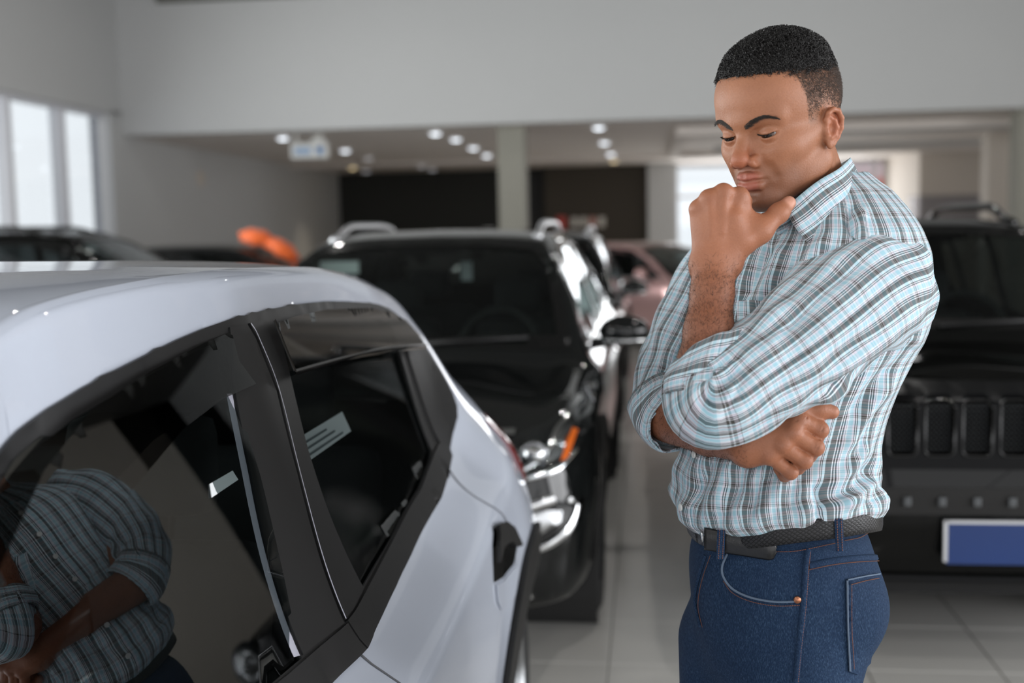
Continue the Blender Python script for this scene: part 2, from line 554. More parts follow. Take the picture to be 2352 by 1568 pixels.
# ------------------------------------------------------------------ car engine
def pchip(xs, ys, xq):
    xs = np.asarray(xs, float); ys = np.asarray(ys, float); xq = np.asarray(xq, float)
    h = np.diff(xs); d = np.diff(ys) / h
    mm = np.zeros_like(ys)
    for i in range(1, len(xs) - 1):
        if d[i - 1] * d[i] > 0:
            w1, w2 = 2 * h[i] + h[i - 1], h[i] + 2 * h[i - 1]
            mm[i] = (w1 + w2) / (w1 / d[i - 1] + w2 / d[i])
    mm[0], mm[-1] = d[0], d[-1]
    i = np.clip(np.searchsorted(xs, xq) - 1, 0, len(xs) - 2)
    t = (xq - xs[i]) / h[i]
    return (ys[i] * (1 + 2 * t) * (1 - t) ** 2 + mm[i] * h[i] * t * (1 - t) ** 2 + ys[i + 1] * t * t * (3 - 2 * t) + mm[i + 1] * h[i] * t * t * (t - 1))


def in_poly(px, py, poly):
    px = np.asarray(px); py = np.asarray(py)
    c = np.zeros(px.shape, bool)
    n = len(poly)
    for i in range(n):
        x0, y0 = poly[i]; x1, y1 = poly[(i + 1) % n]
        if y0 == y1:
            continue
        k = ((y0 > py) != (y1 > py)) & (px < (x1 - x0) * (py - y0) / (y1 - y0) + x0)
        c ^= k
    return c


def dense(poly, step):
    out = []
    n = len(poly)
    for i in range(n):
        a, b = poly[i], poly[(i + 1) % n]
        L = math.hypot(b[0] - a[0], b[1] - a[1])
        k = max(1, int(math.ceil(L / step)))
        for j in range(k):
            t = j / k
            out.append((a[0] + (b[0] - a[0]) * t, a[1] + (b[1] - a[1]) * t))
    return out


def smooth_poly(poly, it=2):
    """Corner-cutting, keeps the outline close to the drawn points."""
    p = [tuple(q) for q in poly]
    for _ in range(it):
        o = []
        n = len(p)
        for i in range(n):
            a, b = p[i], p[(i + 1) % n]
            o.append((a[0] * .75 + b[0] * .25, a[1] * .75 + b[1] * .25))
            o.append((a[0] * .25 + b[0] * .75, a[1] * .25 + b[1] * .75))
        p = o
    return p


def grow(poly, d):
    a = np.array(poly, float)
    n = len(a)
    area = 0.5 * np.sum(a[:, 0] * np.roll(a[:, 1], -1) - np.roll(a[:, 0], -1) * a[:, 1])
    s = 1 if area > 0 else -1
    out = []
    for i in range(n):
        e0 = a[i] - a[i - 1]; e1 = a[(i + 1) % n] - a[i]
        n0 = np.array([e0[1], -e0[0]]) / np.linalg.norm(e0); n1 = np.array([e1[1], -e1[0]]) / np.linalg.norm(e1)
        b = n0 + n1
        b = b / max(0.6, np.linalg.norm(b)) if np.linalg.norm(b) < 1.2 else b / (np.linalg.norm(b) ** 2 / 2)
        out.append(tuple(a[i] + s * d * b))
    return out


def fill2d(outer, holes=(), grid=0.03):
    """Constrained Delaunay fill of a 2D outline with holes and interior grid points."""
    loops = [dense(outer, grid)] + [dense(h, grid) for h in holes]
    P, E = [], []
    for lp in loops:
        k = len(P)
        P += lp
        E += [(k + i, k + (i + 1) % len(lp)) for i in range(len(lp))]
    a = np.array(loops[0])
    xs = np.arange(a[:, 0].min(), a[:, 0].max(), grid)
    ys_ = np.arange(a[:, 1].min(), a[:, 1].max(), grid)
    if len(xs) and len(ys_):
        gx, gy = np.meshgrid(xs, ys_)
        gx, gy = gx.ravel() + 0.37 * grid, gy.ravel() + 0.41 * grid
        ins = in_poly(gx, gy, outer)
        for h in holes:
            ins &= ~in_poly(gx, gy, h)
        B = np.array(P)
        gx, gy = gx[ins], gy[ins]
        if len(gx):
            d = np.min((gx[:, None] - B[None, :, 0]) ** 2 + (gy[:, None] - B[None, :, 1]) ** 2, axis=1)
            ok = d > (0.5 * grid) ** 2
            P += list(zip(gx[ok].tolist(), gy[ok].tolist()))
    vs, _, fs, *_r = geometry.delaunay_2d_cdt([Vector(p) for p in P], E, [], 0, 1e-6)
    vs = np.array([(v.x, v.y) for v in vs])
    fs = [f for f in fs if len(f) == 3]
    c = np.array([vs[list(f)].mean(axis=0) for f in fs])
    ins = in_poly(c[:, 0], c[:, 1], outer)
    for h in holes:
        ins &= ~in_poly(c[:, 0], c[:, 1], h)
    fs = [f for f, k in zip(fs, ins) if k]
    return vs, fs


class Body:
    """Lofted car body: stations along y (front at -y), each a row of (x, z) rail points from sill to centre line."""

    def __init__(self, st, ny=200, ns=60):
        ks = sorted(st)
        R = np.array([st[k] for k in ks], float)          # station, rail, (x, z)
        y0, y1 = ks[0], ks[-1]
        yq = np.linspace(y0, y1, ny)
        nr = R.shape[1]
        rails = np.stack([np.stack([pchip(ks, R[:, r, c], yq) for c in (0, 1)], -1) for r in range(nr)], 1)   # ny,nr,2
        out = np.zeros((ny, ns, 2))
        for i in range(ny):
            p = rails[i]
            s = np.concatenate([[0], np.cumsum(np.maximum(1e-4, np.hypot(*(np.diff(p, axis=0)).T)))])
            q = np.linspace(0, s[-1], ns)
            out[i, :, 0] = pchip(s, p[:, 0], q)
            out[i, :, 1] = pchip(s, p[:, 1], q)
        self.ny, self.ns = ny, ns
        right = np.concatenate([out[:, :, :1], np.repeat(yq[:, None, None], ns, 1), out[:, :, 1:]], -1)
        left = right[:, -2::-1] * np.array([-1, 1, 1])
        G = np.concatenate([right, left], 1)
        G[:, ns - 1, 0] = 0
        nc = G.shape[1]
        self.V = G.reshape(-1, 3)
        Fc = []
        idx = np.arange(ny * nc).reshape(ny, nc)
        a, b, c, d = idx[:-1, :-1], idx[:-1, 1:], idx[1:, 1:], idx[1:, :-1]
        F = np.stack([a, d, c, b], -1).reshape(-1, 4)
        self.F = F
        self.caps = [list(idx[0]), list(idx[-1][::-1])]
        tri = [Vector(v) for v in self.V]
        self.bvh = BVHTree.FromPolygons(tri, [tuple(int(j) for j in f) for f in F] + [tuple(int(j) for j in f) for f in self.caps])
        self.cut = np.zeros(len(F), bool)
        self.cen = self.V[F].mean(axis=1)
        nrm = np.cross(self.V[F[:, 2]] - self.V[F[:, 0]], self.V[F[:, 3]] - self.V[F[:, 1]])
        self.nrm = nrm / np.maximum(1e-12, np.linalg.norm(nrm, axis=1))[:, None]

    def cut_side(self, poly, xmin=0.3):
        self.cut |= in_poly(self.cen[:, 1], self.cen[:, 2], poly) & (np.abs(self.cen[:, 0]) > xmin)

    def cut_front(self, poly, ymin, ymax):
        k = in_poly(np.abs(self.cen[:, 0]), self.cen[:, 2], poly) & (self.cen[:, 1] > ymin) & (self.cen[:, 1] < ymax)
        self.cut |= k

    def build(self, name, m_out, m_in, parent, thick=0.012):
        keep = [tuple(f) for f, k in zip(self.F, self.cut) if not k] + [tuple(c) for c in self.caps]
        o = mesh_obj(name, self.V, keep, m_out, parent)
        o.data.materials.append(m_in)
        md = o.modifiers.new('shell', 'SOLIDIFY')
        md.thickness = thick
        md.offset = -1
        md.material_offset = 1
        md.material_offset_rim = 1
        md.use_quality_normals = True
        return o

    def hit(self, p2, axis, sign=1):
        """Point and normal where a line along axis first meets the body, coming from +x / -y / +y / +z."""
        if axis == 'x':
            o, d = Vector((3 * sign, p2[0], p2[1])), Vector((-sign, 0, 0))
        elif axis == 'f':
            o, d = Vector((p2[0], -5, p2[1])), Vector((0, 1, 0))
        elif axis == 'b':
            o, d = Vector((p2[0], 5, p2[1])), Vector((0, -1, 0))
        else:
            o, d = Vector((p2[0], p2[1], 5)), Vector((0, 0, -1))
        loc, n, _, _ = self.bvh.ray_cast(o, d)
        if loc is None:
            loc, n, _, _ = self.bvh.find_nearest(o + d * (2.2 if axis == 'x' else 3.5))
        if n.dot(d) > 0:
            n = -n
        return loc, n

    def panel(self, name, outer, mt, parent, axis='x', holes=(), off=0.002, thick=0.0, grid=0.03, mirror=True, bulge=0.0, sign=1, fit=0):
        vs, fs = fill2d(outer, holes, grid)
        cx, cy = vs.mean(axis=0)
        rx = max(np.ptp(vs[:, 0]), 1e-3) / 2; ry = max(np.ptp(vs[:, 1]), 1e-3) / 2
        P = []
        for v in vs:
            l, n = self.hit(v, axis, sign)
            e = off + bulge * max(0.0, 1 - ((v[0] - cx) / rx) ** 2) * max(0.0, 1 - ((v[1] - cy) / ry) ** 2)
            cn = Vector((.93 * sign, 0, .36 if v[1] > .9 else .05)) if axis == 'x' else (Vector((0, -1, .1)) if axis == 'f' else n)
            n = (n + cn * 2).normalized()
            P.append(l + n * e)
        if fit:
            # one smooth sheet through the hits (side panels: x as a polynomial of y, z; front panels: y of x, z)
            Pn = np.array([tuple(p) for p in P])
            u_, v_ = (vs[:, 0] - cx) / rx, (vs[:, 1] - cy) / ry
            A = np.stack([u_ ** i * v_ ** j for i in range(fit + 1) for j in range(fit + 1 - i)], -1)
            k_ = 0 if axis == 'x' else 1
            Pn[:, k_] = A @ np.linalg.lstsq(A, Pn[:, k_], rcond=None)[0]
            Pn[:, 1 if k_ == 0 else 0] = vs[:, 0]; Pn[:, 2] = vs[:, 1]
            P = [Vector(p) for p in Pn]
        # face the panel outwards
        a, b, c = [P[i] for i in fs[0]]
        want = self.hit(vs[fs[0][0]], axis, sign)[1]
        if (b - a).cross(c - a).dot(want) < 0:
            fs = [tuple(reversed(f)) for f in fs]
        o = mesh_obj(name, P, fs, mt, parent)
        if thick:
            md = o.modifiers.new('thickness', 'SOLIDIFY')
            md.thickness = thick
            md.offset = 1
            es = o.modifiers.new('hard_edges', 'EDGE_SPLIT')
            es.split_angle = math.radians(40)
        if mirror:
            q = o.copy()
            col.objects.link(q)
            q.scale.x = -1
            return o, q
        return o

    def line(self, name, pts, mt, parent, axis='x', w=0.003, off=0.0008, mirror=True, n=40, raise_=0.0, sign=1):
        """A narrow strip (shut line, moulding) lying on the body."""
        pp = smooth_line([Vector((p[0], p[1], 0)) for p in pts], n)
        V, Fc = [], []
        L = len(pp)
        for i in range(L):
            t = pp[min(i + 1, L - 1)] - pp[max(i - 1, 0)]
            t.normalize()
            s = Vector((-t.y, t.x, 0)) * w / 2
            for q, e in ((pp[i] - s, 0), (pp[i], raise_), (pp[i] + s, 0)):
                l, nn = self.hit((q.x, q.y), axis, sign)
                V.append(l + nn * (off + e))
        for i in range(L - 1):
            for k in range(2):
                a = i * 3 + k
                Fc.append((a, a + 1, a + 4, a + 3))
        o = mesh_obj(name, V, Fc, mt, parent)
        if mirror:
            q = o.copy(); col.objects.link(q); q.scale.x = -1
        return o


def car_paint(name, color, flake=0.0, rough=0.32, metal=0.0, coat=1.0, spec=0.0):
    mt = mat(name, color, rough, metal, spec=spec, coat=coat)
    b = mt.node_tree.nodes['Principled BSDF']
    b.inputs['Coat Roughness'].default_value = 0.025
    b.inputs['Coat IOR'].default_value = 1.5
    return mt


M['white_paint'] = car_paint('white_car_paint', srgb(180, 186, 198), rough=0.35)
M['black_paint'] = car_paint('black_car_paint', (0.006, 0.0068, 0.0068), rough=0.25)
M['black_paint2'] = car_paint('black_offroader_paint', (0.004, 0.0042, 0.004), rough=0.25, coat=0.45)
M['dark_paint'] = car_paint('dark_grey_car_paint', (0.012, 0.013, 0.013), rough=0.3)
M['red_paint'] = car_paint('rose_car_paint', srgb(226, 184, 181), rough=0.2, metal=0.6)
M['trim'] = mat('black_trim', (0.014, 0.014, 0.0145), 0.45, spec=0.35)
M['trim_gloss'] = mat('gloss_black_trim', (0.006, 0.006, 0.006), 0.12, spec=0.4)
M['cladding'] = mat('black_plastic_cladding', (0.014, 0.0135, 0.013), 0.55, spec=0.3, bump=0.1, bscale=500)
M['gap'] = mat('shut_line_dark', (0.10, 0.105, 0.115), 0.6)
M['gap_black'] = mat('shut_line_black', (0.003, 0.003, 0.003), 0.8, spec=0.1)
M['lining'] = mat('dark_cabin_lining', (0.02, 0.02, 0.02), 0.9)
M['seat'] = mat('dark_seat_fabric', (0.025, 0.026, 0.027), 0.85, bump=0.2, bscale=300)
M['dash'] = mat('dark_dashboard', (0.018, 0.02, 0.02), 0.6)
M['film'] = glass_mat('tinted_side_glass', (0.46, 0.50, 0.50), 0.12)
M['screen'] = glass_mat('tinted_windscreen', (0.46, 0.52, 0.50), 0.04)
M['dark_glass'] = glass_mat('privacy_glass', (0.16, 0.18, 0.18), 0.06)
M['smoke'] = glass_mat('smoked_acrylic', (0.16, 0.155, 0.15), 0.11)
M['lens'] = glass_mat('clear_lamp_lens', (0.92, 0.94, 0.95), 0.06)
M['red_lens'] = mat('red_lamp_lens', (0.16, 0.012, 0.01), 0.08, coat=1.0)
M['amber'] = mat('amber_lamp_lens', srgb(240, 110, 20), 0.2, coat=1.0)
M['reflector'] = mat('lamp_reflector', (0.5, 0.51, 0.52), 0.2, metal=1.0)
M['tyre'] = mat('tyre_rubber', (0.012, 0.012, 0.012), 0.75, bump=0.3, bscale=90)
M['rim'] = mat('alloy_rim', (0.35, 0.36, 0.37), 0.25, metal=0.9)
M['rail_silver'] = mat('silver_roof_rail', (0.62, 0.63, 0.65), 0.3, metal=0.8)
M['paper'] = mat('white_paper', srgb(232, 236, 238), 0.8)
M['paper_print'] = mat('grey_print', srgb(120, 126, 130), 0.8)
M['rubber_grey'] = mat('pale_grey_channel', srgb(168, 168, 180), 0.4)


def wheel(parent, x, y, r, w=0.2, rim_r=None, spokes=5):
    """Tyre, rim and spokes, axis along x; the outer face looks away from the car."""
    s = 1 if x > 0 else -1
    e = empty('wheel', (x, y, r)); e.parent = parent
    rim_r = rim_r or r * 0.66
    h = w / 2
    lathe('tyre', [(rim_r, -h * .92), (r * .90, -h), (r * .975, -h * .82), (r, -h * .5), (r, h * .5), (r * .975, h * .82), (r * .90, h), (rim_r, h * .92), (rim_r * .97, h * .7), (rim_r * .97, -h * .7), (rim_r, -h * .92)], M['tyre'], e, 40, axis='x')
    bm = bmesh.new()
    for k in range(spokes):
        a = 2 * math.pi * k / spokes
        d = Vector((0, math.cos(a), math.sin(a))); t = Vector((0, -math.sin(a), math.cos(a)))
        vs = []
        for rr, ww in ((0.03, 0.045), (rim_r * .95, 0.03)):
            for xx in (h * .45, h * .72):
                for q in (-1, 1):
                    vs.append(bm.verts.new(d * rr + t * ww * q + Vector((xx * s, 0, 0))))
        for f in ((0, 1, 3, 2), (4, 6, 7, 5), (0, 4, 5, 1), (2, 3, 7, 6), (0, 2, 6, 4), (1, 5, 7, 3)):
            bm.faces.new([vs[i] for i in f])
    bmesh.ops.recalc_face_normals(bm, faces=bm.faces)
    rim = bm_obj('rim', bm, M['rim'], e)
    lathe('rim_barrel', [(rim_r, h * .93 * s), (rim_r * .93, h * .75 * s), (rim_r * .9, -h * .5 * s), (0.02, -h * .5 * s)], M['rim'], e, 32, axis='x')
    lathe('hub_cap', [(0.0001, h * .80 * s), (0.03, h * .78 * s), (0.04, h * .6 * s)], M['rim'], e, 20, axis='x')
    return e


def seat(parent, x, y, z=0.32, w=0.46, hgt=0.62):
    """Car seat facing -y: cushion, back, headrest."""
    e = empty('seat', (x, y, z)); e.parent = parent
    box('seat_cushion', -w / 2, w / 2, -0.30, 0.2, 0, 0.16, M['seat'], e, bevel=0.05)
    V = []
    bm = bmesh.new()
    box_bm(bm, -w / 2, w / 2, -0.06, 0.06, 0.0, hgt, bevel=0.05)
    bmesh.ops.rotate(bm, cent=(0, 0, 0), matrix=Matrix.Rotation(math.radians(-14), 3, 'X'), verts=bm.verts)
    bmesh.ops.translate(bm, vec=(0, 0.2, 0.08), verts=bm.verts)
    bm_obj('seat_back', bm, M['seat'], e, smooth=True)
    bm = bmesh.new()
    box_bm(bm, -0.13, 0.13, -0.05, 0.05, 0.0, 0.18, bevel=0.045)
    bmesh.ops.translate(bm, vec=(0, 0.2 + math.sin(math.radians(14)) * (hgt + 0.05), 0.1 + hgt), verts=bm.verts)
    bm_obj('headrest', bm, M['seat'], e, smooth=True)
    return e


def steering(parent, x, y, z, r=0.185, tilt=25):
    e = empty('steering_wheel', (x, y, z)); e.parent = parent
    e.rotation_euler = (math.radians(90 - tilt), 0, 0)
    pts = [(r * math.cos(a), r * math.sin(a), 0) for a in np.linspace(0, 2 * math.pi, 33)]
    tube('wheel_rim', pts, 0.016, M['dash'], e)
    box('wheel_hub', -0.08, 0.08, -0.06, 0.06, -0.02, 0.03, M['dash'], e, bevel=0.02)
    for a in (0, math.pi, -math.pi / 2):
        tube('wheel_spoke', [(0, 0, 0), (r * math.cos(a), r * math.sin(a), 0)], 0.014, M['dash'], e, 6)
    return e


def cabin(parent, w, yf, yr, zf=0.3, zdash=0.85, steer=1, seats=True):
    """Floor, dashboard, seats, steering wheel. yf: dashboard, yr: rear seat."""
    box('cabin_floor', -w, w, yf - 0.3, yr + 0.3, zf - 0.06, zf, M['lining'], parent)
    bm = bmesh.new()
    box_bm(bm, -w, w, yf - 0.42, yf + 0.1, zf + 0.1, zdash, bevel=0.05)
    bm_obj('dashboard', bm, M['dash'], parent, smooth=True)
    seat(parent, w * 0.52, yf + 0.75, zf)
    seat(parent, -w * 0.52, yf + 0.75, zf)
    seat(parent, w * 0.52, yr, zf + 0.02, w * 0.98)
    seat(parent, -w * 0.52, yr, zf + 0.02, w * 0.98)
    steering(parent, w * 0.52 * steer, yf + 0.26, zdash + 0.02)


# ------------------------------------------------------------------ white hatchback (foreground)
GA = 0.15
WC = empty('white_hatchback', (-1.13, 1.52, 0))
tag(WC, 'glossy white hatchback with black door pillars in the foreground', 'car')
lo = lambda k=0.0: [(.60, .18), (.755 + k, .22), (.787 + k, .42)]
st = {
    -1.84: [(.45, .25), (.50, .28), (.52, .38), (.52, .46), (.50, .54), (.44, .60), (.36, .62), (.28, .63), (.15, .635), (0, .64)],
    -1.76: [(.58, .2), (.64, .23), (.68, .36), (.69, .5), (.67, .6), (.60, .70), (.52, .74), (.42, .76), (.22, .785), (0, .79)],
    -1.50: [(.62, .18), (.74, .22), (.775, .4), (.79, .55), (.775, .68), (.71, .79), (.60, .835), (.46, .86), (.24, .885), (0, .89)],
    -1.12: lo(.01) + [(.812, .6), (.795, .76), (.72, .86), (.66, .90), (.52, .925), (.26, .95), (0, .955)],
    -1.00: lo() + [(.805, .6), (.78, .77), (.570, .885), (.555, .945), (.52, 1.0), (.28, 1.045), (0, 1.055)],
    -.70: lo() + [(.803, .6), (.785, .785), (.585, .888), (.495, 1.115), (.465, 1.205), (.26, 1.262), (0, 1.275)],
    -.417: lo() + [(.802, .6), (.788, .79), (.614, .889), (.457, 1.283), (.448, 1.392), (.26, 1.422), (0, 1.430)],
    -.315: lo() + [(.801, .6), (.79, .792), (.628, .889), (.470, 1.315), (.461, 1.418), (.26, 1.443), (0, 1.449)],
    -.169: lo() + [(.80, .6), (.79, .795), (.648, .890), (.486, 1.339), (.476, 1.431), (.27, 1.456), (0, 1.462)],
    -.024: lo() + [(.80, .6), (.79, .798), (.670, .891), (.503, 1.359), (.491, 1.437), (.28, 1.461), (0, 1.467)],
    .14: lo() + [(.80, .6), (.79, .80), (.692, .893), (.520, 1.373), (.506, 1.438), (.28, 1.463), (0, 1.469)],
    .55: lo() + [(.80, .62), (.793, .82), (.685, .915), (.520, 1.366), (.500, 1.430), (.28, 1.455), (0, 1.461)],
    .90: lo(.004) + [(.806, .64), (.797, .845), (.676, .965), (.528, 1.338), (.490, 1.405), (.28, 1.432), (0, 1.438)],
    1.12: lo(.012) + [(.822, .66), (.80, .86), (.668, .992), (.540, 1.300), (.480, 1.378), (.28, 1.408), (0, 1.414)],
    1.30: [(.60, .2), (.765, .24), (.80, .44)] + [(.832, .68), (.79, .90), (.678, 1.04), (.545, 1.270), (.470, 1.350), (.27, 1.382), (0, 1.388)],
    1.45: [(.60, .22), (.765, .26), (.80, .46)] + [(.825, .70), (.77, .90), (.675, 1.03), (.540, 1.20), (.460, 1.305), (.26, 1.345), (0, 1.352)],
    1.60: [(.58, .26), (.745, .30), (.785, .48)] + [(.80, .68), (.755, .86), (.68, .97), (.56, 1.09), (.45, 1.15), (.25, 1.18), (0, 1.185)],
    1.72: [(.55, .30), (.69, .34), (.73, .48)] + [(.735, .62), (.70, .76), (.64, .86), (.54, .93), (.43, .96), (.24, .975), (0, .98)],
    1.80: [(.48, .38), (.56, .42), (.60, .5)] + [(.60, .58), (.57, .66), (.52, .72), (.44, .76), (.36, .78), (.2, .79), (0, .795)],
}
WB = Body(st, 420, 170)
dlo = [(-1.00, .893), (-.95, .935), (-.70, 1.115), (-.55, 1.215), (-.417, 1.290), (-.315, 1.322), (-.169, 1.346), (-.024, 1.368), (.135, 1.382), (.509, 1.377), (.8, 1.357), (1.02, 1.335),
       (1.13, 1.30), (1.195, 1.255), (1.245, 1.18), (1.262, 1.11), (1.235, 1.055), (1.14, 1.012), (1.03, .984), (.784, .94), (.47, .911), (.137, .887), (-.3, .880)]
fgl = [(-.90, .918), (-.68, 1.085), (-.53, 1.190), (-.41, 1.262), (-.31, 1.295), (-.169, 1.321), (-.02, 1.343), (.068, 1.353), (.038, 1.275), (.018, 1.16), (-.02, 1.02), (-.05, .918), (-.4, .912)]
rgl = [(.205, .935), (.212, 1.057), (.225, 1.16), (.248, 1.27), (.262, 1.346), (.5, 1.350), (.78, 1.331), (.93, 1.312), (.985, 1.285), (.962, 1.20), (.938, 1.09), (.925, 1.02), (.86, 1.003), (.726, .978), (.45, .950)]
WB.cut_side(grow(fgl, .017), 0.4)
WB.cut_side(grow(rgl, .019), 0.4)
ws_poly = [(0, .985), (.46, .975), (.50, 1.02), (.44, 1.22), (.41, 1.32), (.25, 1.385), (0, 1.395)]
WB.cut_front(ws_poly, -1.3, -.40)
rw_poly = [(0, 1.02), (.45, 1.02), (.52, 1.08), (.42, 1.26), (.30, 1.30), (0, 1.305)]
WB.cut_front(rw_poly, 1.3, 1.75)
for wy in (-1.09, 1.33):
    WB.cut_side([(wy + .36 * math.cos(a), .30 + .36 * math.sin(a)) for a in np.linspace(0, 2 * math.pi, 40)], 0.55)
WB.build('body_shell', M['white_paint'], M['lining'], WC)
fr, fr2 = WB.panel('window_surround', smooth_poly(dlo, 1), M['trim'], WC, holes=[fgl, rgl], off=0.0025, thick=0.004, grid=0.022)
for nm, pl in (('front_door_glass', fgl), ('rear_door_glass', rgl)):
    a, b = WB.panel(nm, grow(pl, .01), M['film'], WC, off=-0.005, grid=0.04, fit=3)
    if nm == 'front_door_glass':          # gently convex glass that runs in towards the mirror
        for v in a.data.vertices:
            y, z = v.co.y + .15, v.co.z - 1.12
            v.co.x = .566 + GA * y - .345 * z - .05 * y * y - .10 * z * z
# belt moulding, raised
bm_f = [(-.98, .882), (-.3, .872), (.085, .878), (.085, .918), (-.1, .914), (-.5, .911), (-.96, .92)]
bm_r = [(.089, .878), (.137, .885), (.47, .909), (.784, .938), (1.03, .981), (1.05, 1.0), (.985, 1.02), (.907, 1.012), (.714, .975), (.426, .947), (.209, .930), (.089, .921)]
for pl in (bm_f, bm_r):
    a, b = WB.panel('belt_moulding', pl, M['trim'], WC, off=0.004, thick=0.009, grid=0.02)
    # door pillar covers
pil_f = [(.072, 1.366), (.128, 1.366), (.146, 1.342), (.168, 1.258), (.143, 1.134), (.103, 1.003), (.081, .921), (-.047, .921), (-.019, 1.022), (.018, 1.162), (.040, 1.275)]
pil_r = [(.140, 1.366), (.20, 1.366), (.262, 1.35), (.248, 1.27), (.223, 1.154), (.212, 1.057), (.205, .934), (.089, .923), (.111, 1.003), (.151, 1.134), (.178, 1.258), (.156, 1.342)]
for pl in (pil_f, pil_r):
    a, b = WB.panel('pillar_cover', pl, M['trim'], WC, off=0.006, thick=0.004, grid=0.02)
    cp = [(1.02, 1.255), (1.10, 1.232), (1.17, 1.21), (1.222, 1.14), (1.24, 1.09), (1.21, 1.06), (1.05, 1.005), (.99, 1.012), (1.0, 1.1)]
a, b = WB.panel('quarter_trim', smooth_poly(cp, 2), M['trim'], WC, off=0.006, thick=0.005, grid=0.02)
# grey glass run channels along the pillars
for pts in ([(.034, 1.275), (.014, 1.162), (-.023, 1.022), (-.052, .922)],):
    a = WB.line('glass_channel', pts, M['rubber_grey'], WC, w=0.017, off=0.004, raise_=0.003)
for q in [o for o in col.objects if o.name.startswith('glass_channel') and o.parent is None]:
    q.parent = WC
# rain visors
vr = [(.20, 1.362), (.212, 1.32), (.229, 1.277), (.4, 1.274), (.6, 1.264), (.88, 1.246), (1.146, 1.224), (1.135, 1.255), (1.07, 1.298), (.98, 1.322), (.8, 1.346), (.5, 1.364), (.3, 1.366)]
vf = [(.074, 1.362), (.060, 1.32), (.082, 1.284), (-.03, 1.278), (-.15, 1.258), (-.30, 1.212), (-.45, 1.128), (-.60, 1.03), (-.70, .965), (-.76, 1.02), (-.62, 1.125), (-.52, 1.195), (-.42, 1.262), (-.31, 1.308), (-.17, 1.334), (-.02, 1.354)]
for pl in (vr, vf):
    a, b = WB.panel('rain_visor', pl, M['smoke'], WC, off=0.03, grid=0.012, fit=2)
    if pl is vf:
        for v in a.data.vertices:
            y, z = v.co.y + .15, v.co.z - 1.12
            v.co.x = .592 + .12 * y - .345 * z - .05 * y * y - .10 * z * z
    # dark seam of the visor lower lip
for pts in ([(.222, 1.276), (.6, 1.2625), (.9, 1.244), (1.146, 1.222)], [(.20, 1.362), (.212, 1.32), (.226, 1.277)]):
    WB.line('visor_lip', pts, M['trim_gloss'], WC, w=0.009, off=0.027, raise_=0.003)
# shut lines
shut = [[(.134, 1.372), (.150, 1.342), (.172, 1.258), (.147, 1.134), (.107, 1.003), (.085, .922), (.075, .80), (.08, .5), (.085, .26)],
        [(1.0, .985), (.945, .91), (1.03, .83), (1.07, .75), (1.06, .67), (.99, .56), (.95, .42), (.93, .27)],
        [(-.98, .88), (-1.0, .75), (-.95, .5), (-.93, .28)],
        [(-.93, .27), (.0, .265), (.93, .265)]]
for pts in shut:
    WB.line('shut_line', pts, M['gap'], WC, w=0.005, off=0.0015)
WB.line('door_edge', [(.138, 1.366), (.154, 1.342), (.175, 1.258), (.150, 1.134), (.110, 1.003), (.088, .924)], M['rubber_grey'], WC, w=0.0028, off=0.0125)  # pale strip painted as the highlight along the door split
WB.line('roof_moulding', [(.445, -.40), (.460, -.24), (.478, -.04), (.489, .2), (.488, .45), (.480, .8), (.466, 1.1), (.45, 1.28)], M['white_paint'], WC, axis='z', w=0.028, off=0.0, raise_=0.0055, n=80)  # raised bead shaped to catch the roof ridge highlight
# rear door handle in its recess
hr = [(.815, .80), (.83, .835), (.876, .860), (.96, .848), (1.03, .815), (1.10, .752), (1.045, .728), (.92, .735), (.806, .760)]
a, b = WB.panel('handle_recess', hr, M['trim_gloss'], WC, off=0.002, grid=0.02)
hh = [(.815, .80), (.83, .838), (.876, .862), (.96, .850), (1.035, .818), (1.10, .758), (1.06, .765), (.98, .80), (.88, .815)]
a, b = WB.panel('door_handle', hh, M['cladding'], WC, off=0.010, thick=0.008, grid=0.015)
hp = [(.82, .750), (.92, .728), (1.04, .722), (1.085, .711), (1.033, .658), (.94, .662), (.868, .680), (.83, .71)]
a, b = WB.panel('handle_dish', hp, M['white_paint'], WC, off=0.002, thick=0.003, grid=0.02)
fh_ = [(y - .95, z) for y, z in hr]
a, b = WB.panel('handle_recess', fh_, M['trim_gloss'], WC, off=0.002, grid=0.02)
# wheel arch cladding rings
for wy, sp in ((1.33, 1), (-1.09, 1)):
    arc = [(wy + .455 * math.cos(a), .295 + .445 * math.sin(a)) for a in np.linspace(-.08, math.pi + .08, 40)]
    inn = [(wy + .345 * math.cos(a), .30 + .345 * math.sin(a)) for a in np.linspace(math.pi + .05, -.05, 40)]
    a, b = WB.panel('wheel_arch_cladding', arc + inn, M['cladding'], WC, off=0.004, thick=0.012, grid=0.03)
sill = [(-.66, .215), (.90, .215), (.90, .285), (-.66, .285)]
a, b = WB.panel('sill_cladding', sill, M['cladding'], WC, off=0.004, thick=0.012, grid=0.04)
# lamps
tl = [(1.44, 1.0), (1.50, 1.01), (1.60, .99), (1.66, .93), (1.68, .85), (1.66, .79), (1.58, .80), (1.52, .86), (1.47, .93)]
a, b = WB.panel('tail_lamp', tl, M['red_lens'], WC, off=0.004, thick=0.01, grid=0.02, bulge=0.01)
hl = [(-1.72, .66), (-1.62, .60), (-1.45, .64), (-1.36, .72), (-1.45, .74), (-1.62, .73)]
a, b = WB.panel('headlamp', hl, M['lens'], WC, off=0.004, thick=0.01, grid=0.02, bulge=0.01)
WB.panel('windscreen', [(x, z) for x, z in ws_poly] + [(-x, z) for x, z in ws_poly[::-1] if x > 0], M['screen'], WC, axis='f', off=0.001, grid=0.06, mirror=False)
_full = lambda p: p + [(-x, z) for x, z in p[::-1] if x > 0]
_wo = [(0, .955), (.50, .945), (.535, 1.02), (.475, 1.23), (.44, 1.345), (.26, 1.405), (0, 1.414)]
